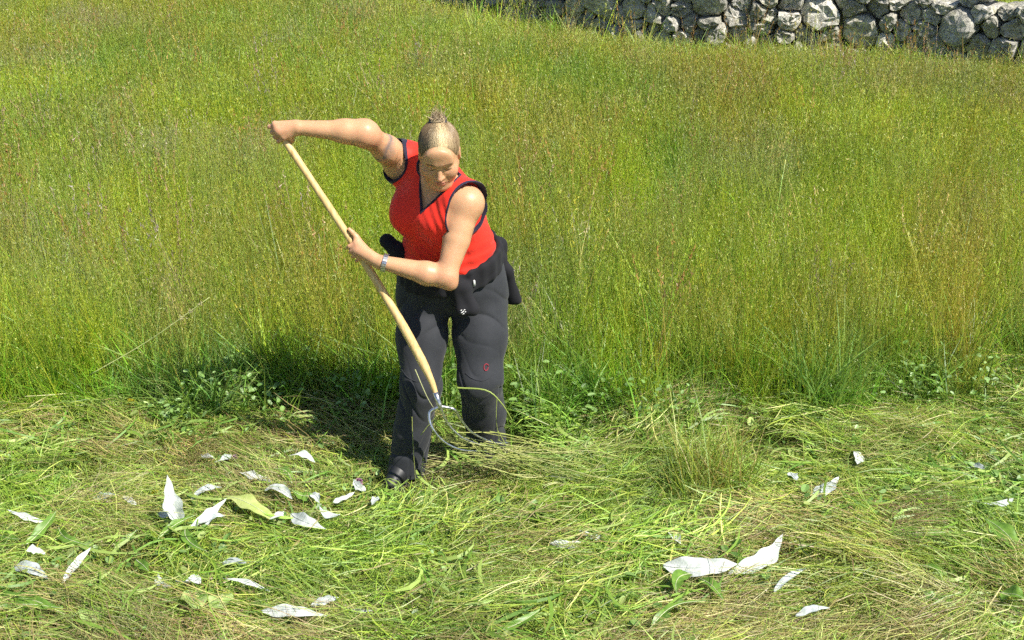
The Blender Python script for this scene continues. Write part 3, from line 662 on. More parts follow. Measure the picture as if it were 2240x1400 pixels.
WALL = spline([(10.5, 10.6), (8.3, 11.2), (6.45, 11.96), (5.09, 12.53), (4.43, 13.10), (3.79, 13.46), (3.09, 13.66), (1.90, 13.95), (.95, 14.72), (-.11, 15.92), (-1.36, 17.52), (-2.87, 19.47)], 160)
def wall():
    seg = np.linalg.norm(np.diff(WALL, axis=0), axis=1); S = np.concatenate([[0], np.cumsum(seg)]); Ltot = S[-1]
    def at(s): return np.array([np.interp(s, S, WALL[:, 0]), np.interp(s, S, WALL[:, 1])])
    def tan(s): d = at(min(s + .2, Ltot)) - at(max(s - .2, 0)); return d / np.linalg.norm(d)
    p0 = at(0); root = empty('dry_stone_wall', (5.09, 12.53, float(gz(5.09, 12.53)))); O = A3(*root.location)
    tag(root, 'low dry stone wall of grey lichened stones along the top of the meadow', 'wall')
    r = np.random.default_rng(23); sites = []; s = 0
    H = .76
    # scatter sites: rows jittered, with some large boulders
    big = []
    for sx in np.arange(.4, Ltot, .85): big.append((sx + r.uniform(-.3, .3), r.uniform(.30, .58), r.uniform(.12, .21)))
    for b_ in big: sites.append((b_[0], b_[1], b_[2] ** 2))
    tries = 0
    while tries < 5000:
        tries += 1; q = (r.uniform(-.1, Ltot + .1), r.uniform(0, H + .12)); w = r.uniform(.055, .115)
        if all(abs(q[0] - o[0]) > 1.15 * (w + math.sqrt(o[2])) * .9 or abs(q[1] - o[1]) > .80 * (w + math.sqrt(o[2])) * .9 or math.hypot((q[0] - o[0]) / 1.2, (q[1] - o[1]) / .85) > (w + math.sqrt(o[2])) * .92 for o in sites): sites.append((q[0], q[1], w * w))
    mat = stone_mat(); P = np.array(sites); count = 0
    for i, (sx, sz, w) in enumerate(sites):
        d = np.hypot(P[:, 0] - sx, P[:, 1] - sz); near = np.argsort(d)[1:22]
        top = H - .10 * np.clip((8.2 - sx) / 2.5, 0, 1) + .05 * math.sin(sx * 2.3) + .03 * math.sin(sx * 7.1) + r.uniform(-.05, .05)
        poly = [(sx - .34, -.12), (sx + .34, -.12), (sx + .34, top), (sx - .34, top)]
        for j in near:                                                     # power bisector
            ox, oz, ow = sites[j]; nx, nz = ox - sx, oz - sz; c = (ox * ox + oz * oz - ow - (sx * sx + sz * sz - w)) / 2
            poly = clip_poly(poly, nx, nz, c)
            if len(poly) < 3: break
        if len(poly) < 3: continue
        poly = np.array(poly); ctr = poly.mean(0); ar = .5 * abs(np.dot(poly[:, 0], np.roll(poly[:, 1], -1)) - np.dot(poly[:, 1], np.roll(poly[:, 0], -1)))
        if ar < .006: continue
        # resample outline, round corners
        m = 14; e = np.roll(poly, -1, 0) - poly; l = np.linalg.norm(e, axis=1); cum = np.concatenate([[0], np.cumsum(l)]); ring = []
        for t in np.linspace(0, cum[-1], m, endpoint=False):
            k = min(np.searchsorted(cum, t, 'right') - 1, len(e) - 1); ring.append(poly[k] + e[k] * (t - cum[k]) / (l[k] + 1e-9))
        ring = np.array(ring); ring = .80 * ring + .10 * (np.roll(ring, 1, 0) + np.roll(ring, -1, 0))
        sz_ = math.sqrt(ar); gap = .985 + r.uniform(-.04, .02); prot = r.uniform(-.05, .07) + (.03 if w > .03 else 0)
        V = []; jit = r.normal(0, .05 * sz_, (m,)); tilt = r.uniform(-.38, .38, 2)
        T = tan(sx); Nn = np.array([T[1], -T[0]]) if (np.array([T[1], -T[0]]) @ np.array([0, -1.0])) > 0 else np.array([-T[1], T[0]]); B = at(sx); zb = float(gz(*B))
        for lv, (sc_, dep) in enumerate(((.86, -.34), (1.0, -.20), (1.0, .0), (.94, .028), (.72, .042 + .02 * r.random()), (.30, .048))):
            for k in range(m):
                q = ctr + (ring[k] - ctr) * sc_ * gap * (1 + jit[k] * .6 / sz_ * (1 if lv > 1 else .5)) + r.normal(0, .008 if lv > 1 else .004, 2)
                dd = dep * (.7 + sz_ * 1.8) + prot + (q[0] - ctr[0]) * tilt[0] + (q[1] - ctr[1]) * tilt[1] + r.normal(0, .009)
                p2 = B + T * (q[0] - sx) + Nn * dd; V.append(A3(p2[0], p2[1], zb + q[1]))
        Fq = [(a * m + k, a * m + (k + 1) % m, (a + 1) * m + (k + 1) % m, (a + 1) * m + k) for a in range(5) for k in range(m)]; Fq += [tuple(range(m))[::-1], tuple(range(5 * m, 6 * m))]
        V = np.array(V); c3 = V.mean(0)
        me = mesh_data('stone', V - c3, Fq, mat, False); o = link('stone', me, root, c3 - O); count += 1
    # earth and rubble filling between the faces
    parts = []
    for s_ in np.arange(0, Ltot - .1, .3):
        a = at(s_); b = at(min(s_ + .32, Ltot)); T = tan(s_); Nn = np.array([T[1], -T[0]]); Nn = Nn if Nn[1] < 0 else -Nn; z = float(gz(*a))
        P8 = []
        for q in (a, b):
            for dn in (-.07, -.42):
                for zz in (-.15, .56 + .04 * math.sin(s_ * 2.3)): P8.append((q[0] + Nn[0] * dn, q[1] + Nn[1] * dn, z + zz))
        parts.append((np.array(P8), [(0, 1, 3, 2), (4, 6, 7, 5), (0, 4, 5, 1), (2, 3, 7, 6), (1, 5, 7, 3), (0, 2, 6, 4)]))
    V, Fq = join(parts); link('rubble_core', mesh_data('rubble_core', V - O, Fq, plain('earth', (.13, .115, .085), .95, 0, .4, 12), False), root)
    return count
print('stones', wall())

# ---- grass: clumps scattered over the slope
def leafy(nt, out, color, trans, rough, gloss=.05):
    b = N(nt, 'ShaderNodeBsdfDiffuse'); nt.links.new(color, b.inputs['Color'])
    tr = N(nt, 'ShaderNodeBsdfTranslucent'); nt.links.new(color, tr.inputs['Color'])
    mx = N(nt, 'ShaderNodeMixShader'); mx.inputs[0].default_value = trans; nt.links.new(b.outputs[0], mx.inputs[1]); nt.links.new(tr.outputs[0], mx.inputs[2])
    gl = N(nt, 'ShaderNodeBsdfGlossy', Roughness=rough); m2 = N(nt, 'ShaderNodeMixShader'); m2.inputs[0].default_value = gloss
    nt.links.new(mx.outputs[0], m2.inputs[1]); nt.links.new(gl.outputs[0], m2.inputs[2]); nt.links.new(m2.outputs[0], out.inputs[0])
def mulc(nt, a, b, f=1.0):
    mu = N(nt, 'ShaderNodeMix', data_type='RGBA', blend_type='MULTIPLY'); mu.inputs[0].default_value = f; nt.links.new(a, mu.inputs[6]); nt.links.new(b, mu.inputs[7]); return mu.outputs[2]
def grass_mat(name, trans=.38, rough=.5):
    m, nt, out = new_mat(name)
    at = N(nt, 'ShaderNodeAttribute', attribute_name='tint', attribute_type='INSTANCER'); vc = N(nt, 'ShaderNodeAttribute', attribute_name='Col')
    leafy(nt, out, mulc(nt, at.outputs['Color'], vc.outputs['Color']), trans, rough); return m
def meadow_mat(name, trans=.42, rough=.5):
    """drifts of different grasses over the slope: fresh green, yellow green, straw, red sorrel, mauve seed heads"""
    m, nt, out = new_mat(name); vc = N(nt, 'ShaderNodeAttribute', attribute_name='Col'); ge = N(nt, 'ShaderNodeNewGeometry')
    cur = None
    base = N(nt, 'ShaderNodeRGB'); base.outputs[0].default_value = (*GC[0], 1); cur = base.outputs[0]
    sx = N(nt, 'ShaderNodeSeparateXYZ'); nt.links.new(ge.outputs['Position'], sx.inputs[0])
    for k, (scale, lo, hi, st, col, xr) in enumerate(PATCH):
        mp = N(nt, 'ShaderNodeMapping'); mp.inputs['Scale'].default_value = (scale, scale * .8, scale * .25); mp.inputs['Location'].default_value = (13.7 * k, 7.1 * k, 3.3 * k); nt.links.new(ge.outputs['Position'], mp.inputs[0])
        nz = N(nt, 'ShaderNodeTexNoise', Scale=1.0, Detail=2.5, Roughness=.6); nt.links.new(mp.outputs[0], nz.inputs['Vector'])
        mr = N(nt, 'ShaderNodeMapRange'); mr.inputs[1].default_value = lo; mr.inputs[2].default_value = hi; mr.inputs[3].default_value = 0; mr.inputs[4].default_value = st; nt.links.new(nz.outputs['Fac'], mr.inputs[0]); fac = mr.outputs[0]
        if xr:
            m2 = N(nt, 'ShaderNodeMapRange'); m2.inputs[1].default_value = xr[0]; m2.inputs[2].default_value = xr[1]; m2.inputs[3].default_value = xr[2]; m2.inputs[4].default_value = xr[3]; nt.links.new(sx.outputs[0], m2.inputs[0])
            mm = N(nt, 'ShaderNodeMath', operation='MULTIPLY'); nt.links.new(fac, mm.inputs[0]); nt.links.new(m2.outputs[0], mm.inputs[1]); fac = mm.outputs[0]
        mx = N(nt, 'ShaderNodeMix', data_type='RGBA'); nt.links.new(fac, mx.inputs[0]); nt.links.new(cur, mx.inputs[6]); mx.inputs[7].default_value = (*col, 1); cur = mx.outputs[2]
    leafy(nt, out, mulc(nt, cur, vc.outputs['Color']), trans, rough); return m
GC = [(.36, .465, .030)]
PATCH = [(.45, .45, .60, .85, (.47, .62, .032), None), (.62, .47, .62, .85, (.19, .38, .040), None), (.9, .50, .66, .65, (.41, .38, .065), None), (1.7, .50, .66, .60, (.27, .44, .11), None),
         (2.4, .54, .70, .50, (.40, .40, .18), None), (.85, .49, .66, .60, (.45, .26, .065), (-2.5, 2.5, .45, 1.0)), (1.1, .52, .66, .60, (.33, .30, .22), (-4, 4, 1.0, .45)), (5.0, .48, .64, .65, (.44, .56, .06), None), (9.0, .50, .66, .55, (.14, .27, .03), None)]
GRASS = grass_mat('grass_blade'); MEADOW = meadow_mat('meadow_grass')

def ribbons(n, r, rad, h0, h1, w, lean, bend, seg=4, col=None, colvar=.25, sq=False):
    """n tapering blades as one mesh; returns V,T,col"""
    a = r.uniform(0, 2 * np.pi, n); q = rad * np.sqrt(r.random(n)); bx = q * np.cos(a); by = q * np.sin(a); h = r.uniform(h0, h1, n)
    if sq: bx = r.uniform(-rad, rad, n); by = r.uniform(-rad, rad, n)
    d = r.uniform(0, 2 * np.pi, n); l = np.abs(r.normal(0, lean, n)); bd = r.normal(bend, bend * .6, n); fa = r.uniform(0, np.pi, n)
    V = np.zeros((n, 2 * seg + 1, 3)); wd = w * r.uniform(.6, 1.3, n)
    for k in range(seg + 1):
        t = k / seg; off = h * (l * t + bd * t * t); z = h * t * np.sqrt(np.maximum(1 - .5 * (l + bd * t) ** 2, .2)); x = bx + off * np.cos(d); y = by + off * np.sin(d); ww = wd * (1 - t ** 2.2) * .5 * (.7 + .3 * min(1, t * 4))
        if k < seg:
            V[:, 2 * k] = np.stack([x - ww * np.cos(fa), y - ww * np.sin(fa), z], 1); V[:, 2 * k + 1] = np.stack([x + ww * np.cos(fa), y + ww * np.sin(fa), z], 1)
        else: V[:, 2 * seg] = np.stack([x, y, z], 1)
    T = []
    for k in range(seg - 1): T += [(2 * k, 2 * k + 1, 2 * k + 3), (2 * k, 2 * k + 3, 2 * k + 2)]
    T.append((2 * seg - 2, 2 * seg - 1, 2 * seg)); T = np.array(T); nv = 2 * seg + 1
    TT = (T[None] + (np.arange(n) * nv)[:, None, None]).reshape(-1, 3)
    base = np.tile(np.array(col if col is not None else (1, 1, 1)), (n, 1)) * (1 + colvar * r.normal(size=(n, 1))) * (1 + .10 * r.normal(size=(n, 3)))
    C = np.repeat(np.clip(base, .015, 2.2), nv, 0)
    return V.reshape(-1, 3), TT, C, (bx, by, h, d, l, bd)

def cat(parts):
    o = 0; Vs = []; Ts = []; Cs = []
    for V, T, C in parts: Vs.append(V); Ts.append(T + o); Cs.append(C); o += len(V)
    return np.concatenate(Vs), np.concatenate(Ts), np.concatenate(Cs)

def heads(n, r, info, hw, hl, cnt, col, size):
    """seed heads: small slips clustered round the upper stem"""
    bx, by, h, d, l, bd = [np.repeat(q, cnt) for q in info]; m = n * cnt; t = 1 - hl * r.random(m); off = h * (l * t + bd * t * t)
    z = h * t * np.sqrt(np.maximum(1 - .5 * (l + bd * t) ** 2, .2))
    p = np.stack([bx + off * np.cos(d), by + off * np.sin(d), z], 1) + r.normal(size=(m, 3)) * (hw * (.3 + (1 - t) / hl))[:, None] * A3(1, 1, .35)
    u = r.normal(size=(m, 3)); u /= np.linalg.norm(u, axis=1)[:, None]; v = r.normal(size=(m, 3)) * A3(.5, .5, .7) + A3(0, 0, 1.3); v /= np.linalg.norm(v, axis=1)[:, None]
    V = np.stack([p - u * size * .24 - v * size * .5, p + u * size * .24 - v * size * .5, p + v * size], 1).reshape(-1, 3)
    C = np.repeat(np.repeat(np.array(col)[r.integers(0, len(col), n)] * r.uniform(.75, 1.25, (n, 1)), cnt, 0), 3, 0)
    return V, np.arange(3 * m).reshape(-1, 3), C

def clump_collection(name, metas, mat):
    c = bpy.data.collections.new(name)
    for i, (V, T, C) in enumerate(metas):
        me = mesh_data('%s_%02d' % (name, i), V, T, mat, False, C); o = bpy.data.objects.new('%s_%02d' % (name, i), me); c.objects.link(o)
    return c

def scatter(name, col, P, rot, scl, idx, tint, label, cat_):
    """one object whose geometry nodes set the clumps of a collection on its points"""
    me = bpy.data.meshes.new(name); me.vertices.add(len(P)); me.vertices.foreach_set('co', np.asarray(P, np.float32).ravel())
    for nm, ty, dat, key in (('rot', 'FLOAT_VECTOR', rot, 'vector'), ('scl', 'FLOAT_VECTOR', scl, 'vector'), ('tint', 'FLOAT_VECTOR', tint, 'vector'), ('idx', 'INT', idx, 'value')):
        a = me.attributes.new(nm, ty, 'POINT'); a.data.foreach_set(key, np.asarray(dat, np.int32 if ty == 'INT' else np.float32).ravel())
    me.materials.append(GRASS)
    o = link(name, me); ng = bpy.data.node_groups.new(name, 'GeometryNodeTree')
    ng.interface.new_socket('Geometry', in_out='INPUT', socket_type='NodeSocketGeometry'); ng.interface.new_socket('Geometry', in_out='OUTPUT', socket_type='NodeSocketGeometry')
    gi = ng.nodes.new('NodeGroupInput'); go = ng.nodes.new('NodeGroupOutput'); ci = ng.nodes.new('GeometryNodeCollectionInfo'); ip = ng.nodes.new('GeometryNodeInstanceOnPoints')
    ci.inputs['Collection'].default_value = col; ci.inputs['Separate Children'].default_value = True; ci.inputs['Reset Children'].default_value = True
    ip.inputs['Pick Instance'].default_value = True
    def na(n, t): q = ng.nodes.new('GeometryNodeInputNamedAttribute'); q.data_type = t; q.inputs['Name'].default_value = n; return next(s for s in q.outputs if s.enabled and s.name == 'Attribute')
    ng.links.new(gi.outputs[0], ip.inputs['Points']); ng.links.new(ci.outputs[0], ip.inputs['Instance']); ng.links.new(na('idx', 'INT'), ip.inputs['Instance Index'])
    er = ng.nodes.new('FunctionNodeEulerToRotation'); ng.links.new(na('rot', 'FLOAT_VECTOR'), er.inputs[0]); ng.links.new(er.outputs[0], ip.inputs['Rotation']); ng.links.new(na('scl', 'FLOAT_VECTOR'), ip.inputs['Scale'])
    ng.links.new(ip.outputs[0], go.inputs[0])
    md = o.modifiers.new('scatter', 'NODES'); md.node_group = ng
    tag(o, label, cat_, None, 'stuff'); return o

def edge_y(x):
    x = np.asarray(x, float); p = np.stack([x * 1.3, x * 0 + .5], 1); p2 = np.stack([x * 5, x * 0 + 3.5], 1)
    return np.interp(x, [-4, -2.4, -1.7, -1.1, -.2, .4, 1.5, 2.5, 4], [4.86, 4.95, 4.98, 5.02, 5.00, 5.00, 5.04, 5.14, 5.25]) + .26 * (vnoise(p, 3) - .5) + .20 * (vnoise(p2, 4) - .5)

def points(dens, y0, y1, r, marg=1.1, slope=.43):
    A = (2 * slope * (y0 + y1) / 2 + 2 * marg) * (y1 - y0); n = int(dens * A * 1.4); y = r.uniform(y0, y1, n); hw = slope * y + marg; x = r.uniform(-1, 1, n) * (slope * y1 + marg); k = np.abs(x) < hw
    x, y = x[k], y[k]; m = int(dens * A); return x[:m], y[:m]

def wall_y(x):
    o = np.argsort(WALL[:, 0]); return np.interp(x, WALL[o, 0], WALL[o, 1], left=19.0)

r = np.random.default_rng(5)
HC = [(.95, .84, 1.4), (1.10, .92, .9), (1.15, 1.04, 1.2), (1.10, .80, .8), (1.0, 1.0, .9)]      # seed-head tints relative to the stem
def sward(ns, nb, rad, h0, h1, w, headn, size, sq):
    S = ribbons(ns, r, rad, h0, h1, w * .62, .12, .14, 3, (1.06, 1.02, .95), .30, sq); B = ribbons(nb, r, rad, h0 * .40, h0 * 1.05, w, .24, .38, 3, (.80, 1.02, .8), .34, sq)
    parts = [S[:3], B[:3]]
    if headn: parts.append(heads(ns, r, S[3], .0042, .24, headn, HC, size))
    return cat(parts)
edge_c = clump_collection('edge_grass', [sward(16, 40, .10, .34, .66, .0042, 12, .0085, False) for i in range(8)] + [ribbons(44, r, .09, .20, .46, .0065, .26, .45, 4, (.60, .90, .8), .32)[:3] for i in range(4)], MEADOW)
near_c = clump_collection('near_grass', [sward(400, 760, .26, .40, .70, .0046, 9, .0095, True) for i in range(5)], MEADOW)
far_c = clump_collection('far_grass', [sward(330, 480, .26, .38, .64, .0072, 7, .0150, True) for i in range(5)], MEADOW)

def tall_grass():
    x, y = points(170, 4.85, 6.1, r); ed = edge_y(x); k = (y > ed) & (y < ed + .42); x, y, ed = x[k], y[k], ed[k]; n = len(x)
    s = r.normal(1, .16, n) * np.clip(.72 + (y - ed) / .15 * .28, .6, 1.0); keep = fbm(np.stack([x * 4.5, y * 4.5], 1), 205, 2) > .36; x, y, s = x[keep], y[keep], s[keep]; n = len(x)
    scatter('tall_grass', edge_c, np.stack([x, y, gz(x, y)], 1), np.stack([r.normal(0, .12, n), r.normal(0, .12, n), r.uniform(0, 6.28, n)], 1), np.stack([s, s, s], 1), r.integers(0, 12, n), np.ones((n, 3)), 'uncut grass standing along the edge of the mown strip', 'grass')
    for col, y0, y1, lab in ((near_c, 5.0, 8.2, 'tall flowering meadow grass behind the woman'), (far_c, 8.2, 20.0, 'far tall meadow grass running up to the stone wall')):
        g = .46; X, Y = np.meshgrid(np.arange(-10, 10, g), np.arange(5.0, 20.0, g)); x = (X + r.uniform(-.05, .05, X.shape)).ravel(); y = (Y + r.uniform(-.05, .05, X.shape)).ravel()
        ed = edge_y(x); wy = wall_y(x); k = (y >= y0) & (y < y1) & (y > ed + .33) & (y < wy - .25) & (np.abs(x) < .43 * y + 1.1); x, y, wy = x[k], y[k], wy[k]; n = len(x)
        s = (.86 + .28 * fbm(np.stack([x, y], 1) * .6, 77)) * r.normal(1, .05, n)
        s *= np.clip((.08 + np.interp(x, [0, 3], [.13, .19]) * (wy - y)) / .62, .20, 1)
        rot = np.stack([r.normal(0, .03, n), r.normal(0, .03, n), r.integers(0, 4, n) * 1.5708 + r.uniform(-.1, .1, n)], 1)
        scatter('tall_grass', col, np.stack([x, y, gz(x, y)], 1), rot, np.stack([np.ones(n), np.ones(n), s], 1), r.integers(0, 5, n), np.ones((n, 3)), lab, 'grass')
tall_grass()
def stalks():
    """taller flowering stalks and leafy bunches standing out of the sward"""
    mk = [sward(9, 5, .07, .55, .80, .0085, 14, .016, False) for i in range(4)] + [ribbons(26, r, .07, .36, .66, .0090, .16, .28, 4, (.9, 1.0, .8), .3)[:3] for i in range(4)]
    col = clump_collection('stalks', mk, GRASS); x, y = points(9, 5.1, 16, r); ed = edge_y(x); wy = wall_y(x); k = (y > ed + .10) & (y < wy - 1.2); x, y = x[k], y[k]; n = len(x)
    pal = np.array([(.50, .60, .07), (.50, .52, .17), (.25, .40, .04), (.44, .33, .09), (.42, .38, .22), (.38, .52, .05)]); g = fbm(np.stack([x, y], 1) * .8, 301, 2); kind = np.clip((g * 7.5 + r.normal(0, .9, n)).astype(int) - 1, 0, 5)
    s = r.uniform(.75, 1.12, n)
    scatter('flowering_grass', col, np.stack([x, y, gz(x, y)], 1), np.stack([r.normal(0, .08, n), r.normal(0, .08, n), r.uniform(0, 6.28, n)], 1), np.stack([s, s, s], 1), r.integers(0, 8, n), pal[kind] * (1 + .15 * r.normal(size=(n, 1))), 'taller flowering stalks and leafy bunches rising out of the meadow', 'grass')
stalks()
# ------------------------------------------------------------------ the mown strip
def hay_h(x, y):
    """thickness of the cut hay"""
    x = np.asarray(x, float); y = np.asarray(y, float); sh = x.shape; p = np.stack([x.ravel(), y.ravel()], 1)
    h = .012 + .13 * np.clip(fbm(p * 2.3, 21, 3).reshape(sh) - .25, 0, 1)
    wr = np.exp(-((y - edge_y(x.ravel()).reshape(sh) + .22) / .16) ** 2) * np.clip(fbm(p * A3(1.1, .3, 0)[:2], 45).reshape(sh) * 2.4 - .75, 0, 1)
    foot = np.exp(-(((x + .27) / .40) ** 2 + ((y - 4.42) / .34) ** 2))
    return (h + .10 * wr) * (1 - .75 * foot)

def lying(n, r, size, L0, L1, w, spread, zt, pal, pw, seg=5):
    """n cut strands lying roughly along x"""
    L = r.uniform(L0, L1, n); cx = r.uniform(-size, size, n); cy = r.uniform(-size, size, n); a = r.normal(0, spread, n) + np.pi * (r.random(n) < .5); cv = r.normal(0, .7, n)
    z0 = zt * r.random(n); tz = r.normal(0, .10, n); arch = np.abs(r.normal(0, .05, n)); wd = w * r.uniform(.5, 1.4, n); V = np.zeros((n, 2 * seg + 1, 3))
    fl = r.uniform(-.9, .9, n)
    for k in range(seg + 1):
        t = k / seg; u = (t - .5) * L; ang = a + cv * (t - .5); px = cx + u * np.cos(ang); py = cy + u * np.sin(ang); pz = z0 + tz * u + arch * L * (4 * t * (1 - t)) - .15 * L * np.maximum(t - .7, 0) ** 2
        ww = .5 * wd * (1 - t ** 3) * min(1, .4 + t * 5); nx, ny = -np.sin(ang) * np.cos(fl), np.cos(ang) * np.cos(fl); nz = np.sin(fl)
        if k < seg:
            V[:, 2 * k] = np.stack([px - nx * ww, py - ny * ww, pz - nz * ww], 1); V[:, 2 * k + 1] = np.stack([px + nx * ww, py + ny * ww, pz + nz * ww], 1)
        else: V[:, 2 * seg] = np.stack([px, py, pz], 1)
    T = []
    for k in range(seg - 1): T += [(2 * k, 2 * k + 1, 2 * k + 3), (2 * k, 2 * k + 3, 2 * k + 2)]
    T.append((2 * seg - 2, 2 * seg - 1, 2 * seg)); nv = 2 * seg + 1; TT = (np.array(T)[None] + (np.arange(n) * nv)[:, None, None]).reshape(-1, 3)
    pal = np.array(pal); c = pal[r.choice(len(pal), n, p=np.array(pw) / sum(pw))] * (1 + .22 * r.normal(size=(n, 1)))
    return V.reshape(-1, 3), TT, np.repeat(np.clip(c, .02, .9), nv, 0)

PAL = [(.28, .41, .055), (.42, .51, .09), (.52, .50, .20), (.36, .28, .14), (.16, .28, .035), (.58, .56, .27), (.33, .47, .13)]
GREEN_W = [5, 4, 1.2, .7, 4, .5, 2]; STRAW_W = [3, 4, 3, 2.5, 2, 1, 1.5]; BROWN_W = [1, 1.5, 3, 6, 1, 1, .5]
def slips(n, r, size, zt, pal, s):
    p = np.stack([r.uniform(-size, size, n), r.uniform(-size, size, n), zt * r.random(n)], 1); u = r.normal(size=(n, 3)) * A3(1, 1, .5); u /= np.linalg.norm(u, axis=1)[:, None]; v = r.normal(size=(n, 3)) * A3(1, 1, .5); v /= np.linalg.norm(v, axis=1)[:, None]
    V = np.stack([p - u * s * .4, p + u * s * .4, p + v * s], 1).reshape(-1, 3); return V, np.arange(3 * n).reshape(-1, 3), np.repeat(np.array(pal)[r.integers(0, len(pal), n)] * r.uniform(.7, 1.2, (n, 1)), 3, 0)
r = np.random.default_rng(41)
hay_green = [cat([lying(360, r, .22, .06, .26, .0034, .75, .036, PAL, GREEN_W, 4), lying(26, r, .2, .2, .45, .0058, .5, .040, PAL, GREEN_W)]) for i in range(4)]
hay_straw = [cat([lying(380, r, .22, .08, .34, .0026, .5, .040, PAL, STRAW_W, 4), slips(200, r, .22, .05, [(.40, .30, .22), (.45, .38, .22)], .008)]) for i in range(4)]
hay_brown = [cat([lying(340, r, .20, .12, .40, .0024, .35, .046, PAL, BROWN_W, 4), slips(420, r, .20, .055, [(.34, .25, .21), (.40, .29, .22), (.30, .22, .16)], .008)]) for i in range(3)]
def stub(nn, hh, lean): V, T, C, _ = ribbons(nn, r, .16, hh * .4, hh, .0042, lean, .6, 3, (.42, .52, .10), .3); return V, T, C
stubble = [cat([stub(110, .11, .5)]) for i in range(4)]
def oval_leaves(n, r, rad, h, s, cols):
    V = []; T = []; C = []
    for i in range(n):
        a = r.uniform(0, 6.28); q = rad * math.sqrt(r.random()); c = A3(q * math.cos(a), q * math.sin(a), r.uniform(.3, 1) * h); d = r.uniform(0, 6.28); sz = s * r.uniform(.6, 1.3)
        e1 = nrm(A3(math.cos(d), math.sin(d), r.normal(0, .35))); e2 = nrm(np.cross(nrm(A3(r.normal(0, .35), r.normal(0, .35), 1)), e1)); e3 = np.cross(e1, e2); k = len(V); col = np.array(cols[r.integers(len(cols))]) * r.uniform(.75, 1.25)
        V.append(c)
        for j in range(9):
            t = 6.283 * j / 9; V.append(c + e1 * sz * math.cos(t) * (1 + .1 * math.cos(t)) + e2 * sz * .68 * math.sin(t) + e3 * sz * .22 * abs(math.sin(t)))
        T += [(k, k + 1 + j, k + 1 + (j + 1) % 9) for j in range(9)]; C += [col] * 10
    return np.array(V), np.array(T), np.array(C)
LC = [(.16, .30, .06), (.24, .40, .10), (.30, .46, .16), (.40, .50, .14), (.12, .24, .05)]
herbs = [cat([oval_leaves(9 + 2 * i, r, .12, .05, .011 + .002 * i, LC), lying(16, r, .12, .10, .26, .010, .9, .05, [(.16, .32, .04), (.26, .42, .06), (.34, .46, .10)], [1, 1, 1])]) for i in range(5)]
herb_edge = [cat([oval_leaves(16, r, .15, .26, .014, LC[:3]), ribbons(46, r, .15, .12, .40, .009, .45, .6, 3, (.20, .33, .045), .35)[:3]]) for i in range(5)]

